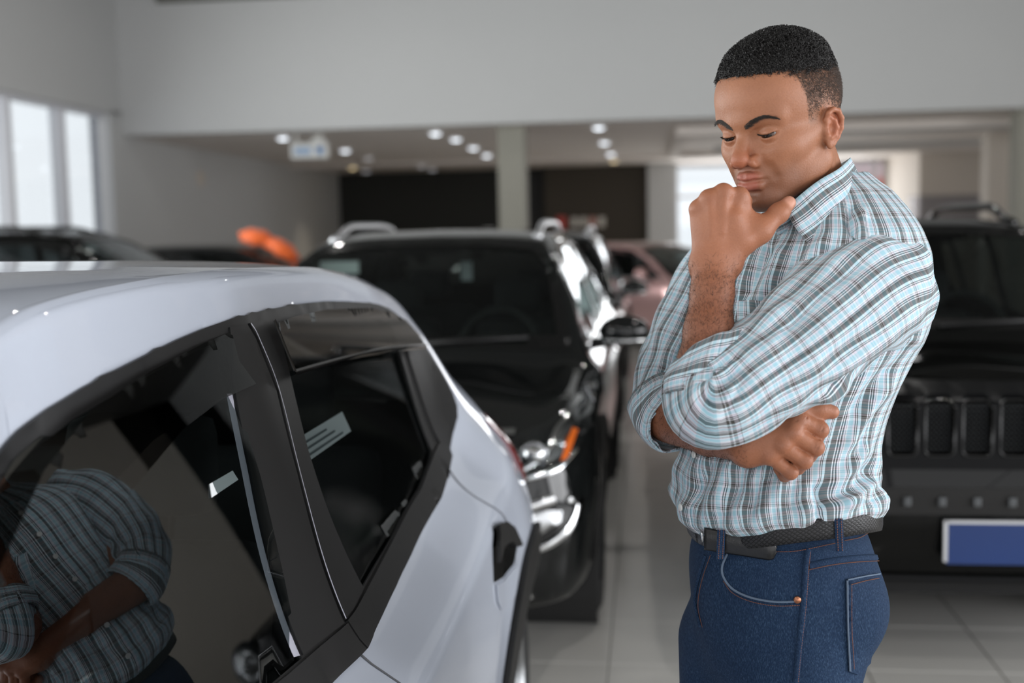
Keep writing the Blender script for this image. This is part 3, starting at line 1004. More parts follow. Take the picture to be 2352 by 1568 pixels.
_wi = [(0, 1.03), (.44, 1.02), (.465, 1.05), (.41, 1.20), (.38, 1.295), (.24, 1.355), (0, 1.365)]
WB.panel('windscreen_border', _full(_wo), M['trim_gloss'], WC, axis='f', holes=[_full(_wi)], off=0.004, grid=0.03, mirror=False)
WB.panel('rear_window', [(x, z) for x, z in rw_poly] + [(-x, z) for x, z in rw_poly[::-1] if x > 0], M['dark_glass'], WC, axis='b', off=0.001, grid=0.06, mirror=False)
WB.panel('grille', [(-.38, .42), (.38, .42), (.36, .55), (-.36, .55)], M['cladding'], WC, axis='f', off=0.004, thick=0.01, grid=0.04, mirror=False)
for wy in (-1.09, 1.33):
    for sx in (-1, 1):
        wheel(WC, sx * .705, wy, .288, .165)
        bm = bmesh.new()
        r = bmesh.ops.create_cone(bm, cap_ends=True, segments=32, radius1=.36, radius2=.36, depth=.3)
        bmesh.ops.rotate(bm, matrix=Matrix.Rotation(math.pi / 2, 3, 'Y'), verts=bm.verts)
        bmesh.ops.delete(bm, geom=[f for f in bm.faces if f.normal.x * sx > .9], context='FACES_ONLY')
        bmesh.ops.translate(bm, vec=(sx * .62, wy, .30), verts=bm.verts)
        bm_obj('wheel_well', bm, M['lining'], WC)
cabin(WC, .50, -.78, .72, .30, .86, steer=1)
# door mirrors
for sx in (-1, 1):
    bm = bmesh.new()
    bmesh.ops.create_icosphere(bm, subdivisions=3, radius=1)
    for v in bm.verts:
        v.co = Vector((sx * .80 + v.co.x * .09, -.86 + v.co.y * (.05 if v.co.y > 0 else .08), .97 + v.co.z * .065))
    bm_obj('door_mirror', bm, M['trim'], WC, smooth=True)
# paper standing in for a reflection in the rear door glass
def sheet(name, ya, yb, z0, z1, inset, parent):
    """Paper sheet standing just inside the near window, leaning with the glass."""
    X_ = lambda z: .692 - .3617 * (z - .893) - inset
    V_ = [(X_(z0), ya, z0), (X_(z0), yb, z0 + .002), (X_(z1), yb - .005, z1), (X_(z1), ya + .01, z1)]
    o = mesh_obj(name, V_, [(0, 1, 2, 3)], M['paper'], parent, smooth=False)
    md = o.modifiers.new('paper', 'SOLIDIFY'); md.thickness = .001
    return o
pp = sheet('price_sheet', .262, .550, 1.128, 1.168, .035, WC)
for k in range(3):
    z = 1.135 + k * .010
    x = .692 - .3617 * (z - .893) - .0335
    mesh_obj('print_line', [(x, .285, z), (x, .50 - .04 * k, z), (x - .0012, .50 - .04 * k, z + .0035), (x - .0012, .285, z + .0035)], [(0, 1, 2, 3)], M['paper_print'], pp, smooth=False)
sheet('window_sticker', -.112, -.014, 1.160, 1.176, .035, WC)  # small pale strip inside the front door glass
for q in list(col.objects):
    if q.parent is None and q.name.split('.')[0] in ('glass_channel', 'visor_lip', 'shut_line', 'door_edge', 'roof_moulding'):
        q.parent = WC
# ------------------------------------------------------------------ the other cars
def stations(L, w, zb, zr, zh0, zh1, yc, yh, yr, yb, wr, fw=0.80, clear=0.2, zb2=None, blunt=0.0, tail=0.55):
    """Station table of a plain car shape: L half length, w half width, zb belt, zr roof, zh0/zh1 bonnet front/rear height,
    yc cowl, yh windscreen header, yr roof end, yb rear glass base, wr half width at the roof."""
    zb2 = zb2 or zb + .04
    c = clear

    def low(k, dz=0.0):
        return [(.74 * w * k, c + dz), (.945 * w * k, c + .05 + dz), (.985 * w * k, .45)]

    def bonnet(k, z, e=0.10):
        return [(w * k, .62 * min(1, z / .95)), (.985 * w * k, z - e * 1.5), (.93 * w * k, z - e * .55), (.85 * w * k, z - e * .18), (.68 * w * k, z - .03), (.36 * w * k, z - .006), (0, z)]

    def glasshouse(z, belt, fx=1.0, zz=None):
        zz = zz or z
        return [(w, .62), (.985 * w, belt - .10), (.895 * w, belt), (wr + .045 * fx, z - .11), (wr - .02, z - .035), (wr * .5, z - .006), (0, z)]
    st = {}
    q = blunt
    st[-L] = [(x * fw, z) for x, z in [(.6 * w, c + .12), (.72 * w, c + .15), (.80 * w, .42)]] + [(x * fw, z) for x, z in [(.82 * w, .5), (.80 * w, zh0 - .28 + q), (.74 * w, zh0 - .22 + q), (.66 * w, zh0 - .19 + q), (.5 * w, zh0 - .17 + q), (.25 * w, zh0 - .16 + q), (0, zh0 - .16 + q)]]
    st[-L + .07] = low(.90, .05) + bonnet(.90, zh0 - .06 + q * .4, .12)
    st[-L + .22] = low(.97, .03) + bonnet(.97, zh0, .11)
    st[-L + .5] = low(1) + bonnet(1, zh0 + (zh1 - zh0) * .45)
    st[yc - .06] = low(1) + bonnet(1, zh1, .09)
    # windscreen
    zm = (zh1 + zr) / 2
    ym = yc + (yh - yc) * .48
    st[yc + .06] = low(1) + [(w, .62), (.985 * w, zb - .10), (.91 * w, zb - .01), (.87 * w, zh1 + .03), (.74 * w, zh1 + .06), (.36 * w, zh1 + .085), (0, zh1 + .09)]
    st[ym] = low(1) + [(w, .62), (.985 * w, zb - .10), (.895 * w, zb), (wr + .13, zm - .03), (wr + .06, zm + .02), (wr * .5, zm + .05), (0, zm + .055)]
    st[yh] = low(1) + glasshouse(zr - .035, zb)
    st[yh + .35] = low(1) + glasshouse(zr, zb)
    st[(yh + yr) / 2 + .2] = low(1) + glasshouse(zr + .005, (zb + zb2) / 2)
    st[yr] = low(1, .02) + glasshouse(zr - .045, zb2)
    ye = max(yr + .12, yb)
    zmid = zb2 + .08
    st[ye] = low(.985, .04) + [(w * .99, .66), (.97 * w, zb2 - .10), (.90 * w, zb2), (.80 * w, zmid - .02), (.68 * w, zmid), (.36 * w, zmid + .015), (0, zmid + .02)]
    zt = zb2 - .12
    st[max(L - .08, ye + .06)] = low(.93, .08) + [(w * .93, .62), (.91 * w, zt - .10), (.85 * w, zt - .03), (.76 * w, zt + .01), (.64 * w, zt + .03), (.36 * w, zt + .045), (0, zt + .05)]
    st[max(L, ye + .14)] = [(x * .86, z + .1) for x, z in low(.9, .0)[:2]] + [(.72 * w, .5)] + [(.74 * w, .56), (.72 * w, .64), (.68 * w, .70), (.6 * w, .72), (.5 * w, .73), (.28 * w, .735), (0, .735)]
    return st


def fit_car(B, E_, paint, sp, ny=None, details=True):
    """Glass, wheels, arches, mirrors, cabin, door lines common to all the cars."""
    zb, zr, yc, yh, yr, yb, w, wr, zb2, L = (sp[k] for k in ('zb', 'zr', 'yc', 'yh', 'yr', 'yb', 'w', 'wr', 'zb2', 'L'))
    zt = zr - .12
    A0, A1 = yc + .16, yh + .02
    side = [(A0, zb + .012), (yc + (yh - yc) * .62, (zh_m(zb, zt, .62))), (A1, zt - .005), (yh + .35, zt + .02), ((yh + yr) / 2 + .2, zt + .02), (yr - .1, zt - .02), (yr + .02, zt - .06), (yb - .18, zb2 + .10), (yb - .3, zb2 + .02), ((yh + yr) / 2, zb + .02)]
    mid = (yh + yr) / 2 - .02
    r2 = yr - .22
    def clip(lo_, hi_):
        d = dense(side, .02)
        ins = [(y, z) for y, z in d if lo_ <= y <= hi_]
        return ins
    def band(lo_, hi_):
        ys = np.linspace(max(lo_, A0 + .01), min(hi_, yb - .2), 24)
        P = np.array(dense(side, .01))
        top, bot = [], []
        for y in ys:
            k = np.abs(P[:, 0] - y) < .012
            if not k.any():
                continue
            top.append((y, P[k, 1].max())); bot.append((y, P[k, 1].min()))
        return bot + top[::-1]
    g1, g2, g3 = band(A0, mid - .03), band(mid + .03, r2 - .025), band(r2 + .025, yb)
    outer = grow(side, .028)
    for g in (g1, g2, g3):
        B.cut_side(grow(g, .006), wr * .6)
    ws = [(0, zr_ws(sp, 0)), (.80 * w, sp['zh1'] + .05), (.79 * w, sp['zh1'] + .10), (wr + .035, zr - .15), (wr - .05, zr - .085), (wr * .5, zr - .062), (0, zr - .058)]
    B.cut_front(ws, yc - .1, yh + .03)
    for wy in sp['wheels']:
        B.cut_side([(wy + (sp['tr'] + .05) * math.cos(a), sp['tr'] + .01 + (sp['tr'] + .05) * math.sin(a)) for a in np.linspace(0, 2 * math.pi, 40)], w * .65)
    rwp = [(0, zb2 + .13), (.66 * w, zb2 + .12), (wr + .0, zr - .17), (0, zr - .12)]
    B.cut_front(rwp, yr - .02, L)
    B.build('body_shell', paint, M['lining'], E_)
    B.panel('window_surround', outer, M['trim_gloss'], E_, holes=[grow(g, -.004) for g in (g1, g2, g3)], off=.002, thick=.004, grid=.05)
    for nm, g in (('front_door_glass', g1), ('rear_door_glass', g2), ('quarter_glass', g3)):
        B.panel(nm, g, M['dark_glass'], E_, off=-.001, grid=.07)
    full = lambda p: p + [(-x, z) for x, z in p[::-1] if x > 0]
    B.panel('windscreen', full(ws), M['screen'], E_, axis='f', off=.001, grid=.06, mirror=False, fit=4)
    B.panel('windscreen_border', full(grow(ws, .02)[:-1] + [(0, zr - .04)]), M['trim_gloss'], E_, axis='f', holes=[full([(x * .965, sp['zh1'] + .09 if i < 2 else z - .02) for i, (x, z) in enumerate(ws)])], off=.003, grid=.05, mirror=False)
    B.panel('rear_window', full(rwp), M['dark_glass'], E_, axis='b', off=.001, grid=.08, mirror=False)
    for pts in ([(mid, zt + .02), (mid - .02, zb), (mid - .03, .5), (mid - .02, .3)], [(yc + .12, zb - .02), (yc + .06, .7), (yc + .16, .3)], [(r2, zb2), (r2 + .04, zb2 - .2), (r2 - .15, .5), (r2 - .22, .3)]):
        B.line('shut_line', pts, M['gap_black'], E_, w=.006, off=.0015)
    B.line('belt_strip', [(A0, zb + .0), ((yh + yr) / 2, zb + .012), (yb - .3, zb2 + .008)], sp.get('strip', M['chrome']), E_, w=.02, off=.005, raise_=.004)
    for y in (mid - .22, r2 - .14):
        B.line('door_handle', [(y, zb - .13), (y + .09, zb - .125), (y + .18, zb - .13)], sp.get('strip', M['chrome']), E_, w=.028, off=.006, raise_=.02, n=12)
    for wy in sp['wheels']:
        R_ = sp['tr'] + .05
        arc = [(wy + (R_ + .05) * math.cos(a), sp['tr'] + .01 + (R_ + .05) * math.sin(a)) for a in np.linspace(-.05, math.pi + .05, 30)]
        inn = [(wy + (R_ - .012) * math.cos(a), sp['tr'] + .01 + (R_ - .012) * math.sin(a)) for a in np.linspace(math.pi + .04, -.04, 30)]
        B.panel('wheel_arch', arc + inn, M['cladding'], E_, off=.003, thick=.012, grid=.05)
        for sx in (-1, 1):
            wheel(E_, sx * (w - .105), wy, sp['tr'], .19)
            bm = bmesh.new()
            bmesh.ops.create_cone(bm, cap_ends=True, segments=24, radius1=R_, radius2=R_, depth=.3)
            bmesh.ops.rotate(bm, matrix=Matrix.Rotation(math.pi / 2, 3, 'Y'), verts=bm.verts)
            bmesh.ops.delete(bm, geom=[f for f in bm.faces if f.normal.x * sx > .9], context='FACES_ONLY')
            bmesh.ops.translate(bm, vec=(sx * (w - .17), wy, sp['tr'] + .01), verts=bm.verts)
            bm_obj('wheel_well', bm, M['lining'], E_)
    box('underbody', -w * .72, w * .72, -L + .25, L - .25, .2, .26, M['lining'], E_)
    for sx in (-1, 1):
        me_ = empty('door_mirror', (sx * (w + .02), yc + .34, zb + .03)); me_.parent = E_
        bm = bmesh.new()
        bmesh.ops.create_icosphere(bm, subdivisions=3, radius=1)
        for v in bm.verts:
            x, y, z = v.co
            v.co = (sx * .05 + x * .115, y * (.045 if y > 0 else .075), .035 + z * .075 * (1 if z > 0 else .8))
        bm_obj('mirror_shell', bm, paint, me_, smooth=True)
        tube('mirror_arm', [(-sx * .10, .0, -.02), (sx * .02, 0, 0)], .025, M['trim'], me_)
        pts = [(sx * (.05 - .10 * sx * 0) + .105 * math.cos(a), -.06 * abs(math.sin(a)) - .012, .0) for a in np.linspace(0.1, math.pi - .1, 12)]
        tube('mirror_strip', pts, .009, sp.get('strip', M['chrome']), me_)
    cabin(E_, w * .74, yc + .42, (yh + yr) / 2 + .5, .34, sp['zh1'] - .03, steer=1)
    # wiper arms
    for x0, x1 in ((.05, .62 * w), (-.62 * w, -.05)):
        a_ = B.hit((x0, sp['zh1'] + .055), 'f'); b_ = B.hit((x1, sp['zh1'] + .075), 'f')
        tube('wiper', [a_[0] + a_[1] * .012, b_[0] + b_[1] * .012], .008, M['trim'], E_)
    # tail lamps
    B.panel('tail_lamp', [(.62 * w, zb2 - .05), (.80 * w, zb2 - .06), (.82 * w, zb2 - .25), (.60 * w, zb2 - .22)], M['red_lens'], E_, axis='b', off=.006, thick=.012, grid=.04)


def zh_m(a, b, t):
    return a + (b - a) * t * .98


def zr_ws(sp, x):
    return sp['zh1'] + .075


def roof_rails(B, E_, x, y0, y1, zlift, mt, n=24, r=.018):
    for sx in (-1, 1):
        pts = []
        for i in range(n + 1):
            t = i / n
            y = y0 + (y1 - y0) * t
            l, nn = B.hit((x, y), 'z')
            k = min(1, 4.5 * t) * min(1, 4.5 * (1 - t))
            k = k * k * (3 - 2 * k)
            pts.append((sx * (l.x + .01), y, l.z - .005 + zlift * k))
        tube('roof_rail', pts, [r * (1.5 if i in (0, n) else 1) for i in range(n + 1)], mt, E_)


# ---- black SUV behind the white car
S1 = dict(L=2.15, w=.87, zb=.98, zr=1.515, zh0=.86, zh1=.965, yc=-.98, yh=-.22, yr=1.45, yb=1.92, wr=.575, zb2=1.04, wheels=(-1.30, 1.30), tr=.335)
SUV = empty('black_suv', (-1.045, 5.70, 0))
tag(SUV, 'gleaming black SUV with silver roof rails parked nose towards the white hatchback', 'car')
SB = Body(stations(S1['L'], S1['w'], S1['zb'], S1['zr'], S1['zh0'], S1['zh1'], S1['yc'], S1['yh'], S1['yr'], S1['yb'], S1['wr'], zb2=S1['zb2']), 200, 70)
fit_car(SB, SUV, M['black_paint'], S1)
roof_rails(SB, SUV, .50, -.12, 1.45, .05, M['rail_silver'])


def lamp_unit(B, E_, sx, housing, inner, amber, proj, strips, name='headlamp'):
    mx = lambda P: [(sx * x, z) for x, z in P]
    e = empty(name, (0, 0, 0)); e.parent = E_
    B.panel('lamp_housing', mx(housing), M['trim_gloss'], e, axis='f', off=.002, grid=.03, mirror=False)
    for P in inner:
        B.panel('lamp_reflector', mx(P), M['reflector'], e, axis='f', off=.006, grid=.02, mirror=False, bulge=.006)
    if amber:
        B.panel('indicator', mx(amber), M['amber'], e, axis='f', off=.010, thick=.004, grid=.02, mirror=False)
    for (x, z, r) in proj:
        l, n = B.hit((sx * x, z), 'f')
        lathe('projector', [(.0001, -r * .55), (r * .5, -r * .45), (r * .85, -r * .15), (r, .1 * r), (r * 1.15, .1 * r), (r * 1.2, -.1 * r), (r * 1.25, .3 * r)], M['lens'] if False else M['reflector'], e, 24, axis='y', loc=(l.x, l.y - .012, l.z))
    for pts, w_ in strips:
        B.line('light_strip', mx(pts), M['chrome'], e, axis='f', w=w_, off=.012, raise_=.005, mirror=False, n=24)
    B.panel('lamp_lens', mx(housing), M['lens'], e, axis='f', off=.024, grid=.04, mirror=False)
    return e


for sx in (-1, 1):
    lamp_unit(SB, SUV, sx, [(.50, .715), (.66, .70), (.78, .735), (.825, .80), (.835, .875), (.80, .895), (.70, .845), (.52, .79)],
              [[(.53, .735), (.62, .73), (.63, .79), (.53, .775)], [(.71, .75), (.76, .765), (.785, .84), (.74, .83)]],
              [(.755, .748), (.775, .750), (.800, .815), (.782, .826)],
              [(.675, .775, .036)],
              [([(.50, .722), (.62, .705), (.74, .725), (.80, .765)], .018), ([(.63, .725), (.70, .77), (.74, .83), (.79, .88)], .016)])
    mx = lambda P: [(sx * x, z) for x, z in P]
    f = empty('fog_lamp', (0, 0, 0)); f.parent = SUV
    SB.panel('fog_housing', mx([(.48, .50), (.70, .505), (.79, .55), (.80, .60), (.74, .615), (.50, .585)]), M['trim_gloss'], f, axis='f', off=.003, grid=.03, mirror=False)
    SB.panel('fog_reflector', mx([(.52, .515), (.69, .52), (.76, .56), (.765, .595), (.72, .60), (.53, .575)]), M['reflector'], f, axis='f', off=.008, grid=.02, mirror=False, bulge=.01)
    SB.line('fog_trim', mx([(.46, .485), (.66, .47), (.77, .52), (.815, .60), (.78, .63)]), M['chrome'], f, axis='f', w=.022, off=.008, raise_=.006, mirror=False)
    SB.line('fog_trim', mx([(.48, .595), (.60, .60), (.70, .625), (.74, .635)]), M['chrome'], f, axis='f', w=.03, off=.008, raise_=.006, mirror=False)
    SB.line('lower_trim', mx([(.48, .30), (.60, .305), (.66, .325)]), M['chrome'], SUV, axis='f', w=.03, off=.006, raise_=.006, mirror=False)
SB.panel('upper_grille', [(-.47, .62), (.47, .62), (.50, .72), (.44, .78), (-.44, .78), (-.50, .72)], M['cladding'], SUV, axis='f', off=.004, grid=.05, mirror=False)
for z in (.645, .69, .735):
    SB.line('grille_bar', [(-.46, z), (0, z), (.46, z)], M['chrome'], SUV, axis='f', w=.02, off=.008, raise_=.008, mirror=False)
SB.panel('lower_grille', [(-.44, .33), (.44, .33), (.46, .46), (-.46, .46)], M['cladding'], SUV, axis='f', off=.004, grid=.05, mirror=False)
for z in (.36, .395, .43):
    SB.line('grille_bar', [(-.43, z), (0, z), (.43, z)], M['trim'], SUV, axis='f', w=.015, off=.008, raise_=.008, mirror=False)
SB.line('bonnet_trim', [(-.60, .825), (0, .815), (.60, .825)], M['chrome'], SUV, axis='f', w=.012, off=.006, raise_=.004, mirror=False)
# pale sheets added as reflections in the windscreen
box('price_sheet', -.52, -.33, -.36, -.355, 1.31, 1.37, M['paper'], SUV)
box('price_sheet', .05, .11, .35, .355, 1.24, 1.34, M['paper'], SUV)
# little blue stickers and a chrome clip on the wing
for (y, z) in ((-1.62, .93), (-1.70, .885)):
    pass

# ---- black off-roader on the right
S2 = dict(L=2.05, w=.86, zb=1.0, zr=1.525, zh0=.965, zh1=1.005, yc=-.92, yh=-.40, yr=1.55, yb=1.88, wr=.60, zb2=1.04, wheels=(-1.25, 1.25), tr=.34, strip=M['trim_gloss'])
JX, JY = 1.17, 5.85
JEEP = empty('black_offroader', (JX, JY, 0))
tag(JEEP, 'boxy black off-roader with slotted grille and blue plate at right', 'car')
JB = Body(stations(S2['L'], S2['w'], S2['zb'], S2['zr'], S2['zh0'], S2['zh1'], S2['yc'], S2['yh'], S2['yr'], S2['yb'], S2['wr'], fw=1.12, zb2=S2['zb2'], blunt=.10), 200, 70)
fit_car(JB, JEEP, M['black_paint2'], S2)
roof_rails(JB, JEEP, .52, -.25, 1.5, .075, M['trim_gloss'], r=.022)
M['mesh'] = mat('grille_mesh', (0.10, 0.105, 0.11), 0.3, metal=0.8)
M['satin'] = mat('satin_grille_frame', (0.006, 0.0063, 0.007), 0.3, spec=0.12)
M['plate_blue'] = mat('blue_plate', srgb(16, 50, 108), 0.35, noise=0.25, nscale=2.5)
def round_rect(x0, x1, z0, z1, r, n=6):
    out = []
    for cx, cz, a0 in ((x1 - r, z1 - r, 0), (x0 + r, z1 - r, 90), (x0 + r, z0 + r, 180), (x1 - r, z0 + r, 270)):
        for k in range(n + 1):
            a = math.radians(a0 + 90 * k / n)
            out.append((cx + r * math.cos(a), cz + r * math.sin(a)))
    return out


sp_, n7 = .117, 7
gz0, gz1 = .745, .925
fr_out = [(-.50, .70), (.50, .70), (.53, .82), (.50, .955), (-.50, .955), (-.53, .82)]
slots = []
for k in range(n7):
    x = (k - 3) * sp_
    slots.append(round_rect(x - .046, x + .046, gz0, gz1, .022))
JB.panel('grille_frame', fr_out, M['satin'], JEEP, axis='f', holes=slots, off=.012, thick=.012, grid=.03, mirror=False)
for s_ in slots:
    gs = empty('grille_slot', (0, 0, 0)); gs.parent = JEEP
    JB.panel('slot_back', s_, M['gap_black'], gs, axis='f', off=.003, grid=.03, mirror=False)
    x = sum(p[0] for p in s_) / len(s_)
    rp_ = [JB.hit(p, 'f')[0] + Vector((0, -.026, 0)) for p in s_]
    tube('slot_bezel', rp_ + [rp_[0]], .0045, M['trim_gloss'], gs, 6)
    # mesh of small studs
    V, Fc = [], []
    for i in range(5):
        for j in range(9):
            px_, pz_ = x + (i - 2) * .016, gz0 + .02 + j * .0175
            l, n = JB.hit((px_, pz_), 'f')
            k = len(V)
            for dx, dz in ((-.0055, -.005), (.0055, -.005), (.0055, .005), (-.0055, .005)):
                V.append((l.x + dx, l.y - .008, l.z + dz))
            V.append((l.x, l.y - .013, l.z))
            Fc += [(k, k + 1, k + 4), (k + 1, k + 2, k + 4), (k + 2, k + 3, k + 4), (k + 3, k, k + 4)]
    so = mesh_obj('slot_mesh', V, Fc, M['mesh'], gs, smooth=False)
    so['kind'] = 'stuff'
for sx in (-1, 1):
    e = empty('headlamp', (0, 0, 0)); e.parent = JEEP
    l, n = JB.hit((sx * .66, .84), 'f')
    lathe('lamp_bezel', [(.075, -.012), (.10, -.016), (.112, -.006), (.112, .03)], M['satin'], e, 32, axis='y', loc=(sx * .65, l.y - .006, .84))
    lathe('lamp_reflector', [(.0001, .02), (.05, .012), (.092, -.006)], M['reflector'], e, 32, axis='y', loc=(sx * .65, l.y - .006, .84))
    lathe('lamp_lens', [(.0001, -.03), (.05, -.026), (.09, -.012)], M['lens'], e, 32, axis='y', loc=(sx * .65, l.y - .006, .84))
    JB.line('bumper_trim', [(sx * .50, .635), (sx * .62, .645), (sx * .74, .64)], M['rail_silver'], JEEP, axis='f', w=.022, off=.006, raise_=.006, mirror=False)
    JB.line('fog_trim', [(sx * .52, .40), (sx * .60, .395), (sx * .68, .41)], M['rail_silver'], JEEP, axis='f', w=.018, off=.006, raise_=.006, mirror=False)
    JB.panel('fog_lamp', smooth_poly([(sx * .55, .43), (sx * .68, .43), (sx * .68, .52), (sx * .55, .52)]), M['trim_gloss'], JEEP, axis='f', off=.006, grid=.03, mirror=False, bulge=.012)
JB.panel('lower_grille', [(-.48, .545), (.48, .545), (.50, .635), (-.50, .635)], M['cladding'], JEEP, axis='f', off=.004, grid=.05, mirror=False)
for k in range(9):
    x = (k - 4) * .11
    l, n = JB.hit((x, .60), 'f')
    box('grille_stud', x - .012, x + .012, l.y - .016, l.y - .004, .575, .605, M['mesh'], JEEP, bevel=.003)
JB.line('bumper_line', [(-.78, .335), (0, .33), (.78, .335)], M['satin'], JEEP, axis='f', w=.02, off=.006, raise_=.008, mirror=False)
l, n = JB.hit((0, .45), 'f')
pl = empty('number_plate', (-.005, l.y - .02, .455)); pl.parent = JEEP
box('plate', -.20, .20, -.006, .004, -.068, .068, M['plate_blue'], pl)
box('plate_frame_top', -.205, .205, -.010, .006, .068, .078, M['rail_silver'], pl)
box('plate_frame_side', -.212, -.200, -.010, .006, -.060, .078, M['rail_silver'], pl)
box('plate_frame_side', .200, .212, -.010, .006, -.060, .078, M['rail_silver'], pl)
# low bulge on the bonnet
JB.panel('bonnet_bulge', smooth_poly([(-.34, -1.85), (.34, -1.85), (.40, -1.05), (-.40, -1.05)]), M['black_paint2'], JEEP, axis='z', off=.0, grid=.06, mirror=False, bulge=.022)


# ---- cars farther back
def plain_car(name, label, sp, paint, loc, rz, rails=False):
    E_ = empty(name, loc, rz)
    tag(E_, label, 'car')
    B = Body(stations(sp['L'], sp['w'], sp['zb'], sp['zr'], sp['zh0'], sp['zh1'], sp['yc'], sp['yh'], sp['yr'], sp['yb'], sp['wr'], zb2=sp['zb2']), 130, 48)
    fit_car(B, E_, paint, sp)
    for sx in (-1, 1):
        B.panel('headlamp', [(sx * .50, .62), (sx * .70, .63), (sx * .74, .70), (sx * .52, .68)], M['reflector'], E_, axis='f', off=.006, thick=.01, grid=.04, mirror=False)
    B.panel('grille', [(-.4, .42), (.4, .42), (.42, .58), (-.42, .58)], M['cladding'], E_, axis='f', off=.005, thick=.01, grid=.05, mirror=False)
    if rails:
        roof_rails(B, E_, .48, -.1, 1.3, .045, rails)
    return E_, B


H1 = dict(L=2.05, w=.84, zb=.93, zr=1.46, zh0=.80, zh1=.91, yc=-.92, yh=-.15, yr=1.30, yb=1.80, wr=.54, zb2=.99, wheels=(-1.25, 1.25), tr=.31)
H2 = dict(H1, zr=1.58, zb=1.0, zb2=1.06, zh0=.9, zh1=1.0)
plain_car('black_car', 'black car parked in the row right behind the silver-railed SUV', dict(H1, zr=1.50), M['dark_paint'], (-1.02, 10.3, 0), 0.0, M['rail_silver'])
plain_car('rose_car', 'shiny rose-red car parked crosswise at the far end of the aisle', dict(H1, zr=1.33, zb=.88, zb2=.93, zh0=.74, zh1=.86), M['red_paint'], (0.02, 15.1, 0), math.radians(52))
plain_car('dark_suv', 'dark SUV parked sideways under the tall left windows', H2, M['black_paint2'], (-4.55, 8.6, 0), math.radians(94), M['trim_gloss'])
dk, DB = plain_car('dark_hatchback', 'dark car with an orange bow, between sideways SUV and black SUV', dict(H1, zr=1.41), M['dark_paint'], (-4.75, 13.0, 0), math.radians(90))

# orange gift bow on that car's roof
M['orange'] = mat('orange_satin', srgb(240, 105, 35), 0.45, noise=0.12, nscale=8, sheen=0.3)
hb_, _n = DB.hit((-.25, -.42), 'z')
bow = empty('orange_bow', (-4.75 + .42, 13.0 - .25, hb_.z + .03))
bow.scale = (1.4, 1.4, 1.4)
bow.rotation_euler = (0, math.radians(14), 0)
tag(bow, 'big orange fabric bow lying on the dark car windscreen', 'bow')
def lobe(cx, cz, rx, rz_, ry, rot):
    bm = bmesh.new()
    bmesh.ops.create_icosphere(bm, subdivisions=3, radius=1)
    for v in bm.verts:
        x, y, z = v.co
        k = 1 + .10 * math.sin(7 * math.atan2(z, x)) * (1 - y * y)
        x, z = x * rx * k * (.62 + .38 * min(1, abs(x) * 1.4)), z * rz_ * k
        v.co = (cx + x * math.cos(rot) - z * math.sin(rot), y * ry, cz + x * math.sin(rot) + z * math.cos(rot))
    return bm
bm_obj('bow_loop', lobe(-.13, .095, .15, .075, .10, .05), M['orange'], bow, smooth=True)
bm_obj('bow_loop', lobe(.10, .05, .16, .072, .10, -.35), M['orange'], bow, smooth=True)
bm_obj('bow_knot', lobe(-.01, .075, .05, .06, .07, 0), M['orange'], bow, smooth=True)
V, Fc = [], []
for i in range(13):
    t = i / 12
    for y in (-.05, .05):
        for dz in (0, .012):
            V.append((.12 + .22 * t, y, .03 - .14 * t + .012 * math.sin(9 * t) + dz))
for i in range(12):
    a = i * 4
    for q in ((0, 2, 6, 4), (1, 5, 7, 3), (0, 4, 5, 1), (2, 3, 7, 6)):
        Fc.append(tuple(a + j for j in q))
mesh_obj('bow_tail', V, Fc, M['orange'], bow)
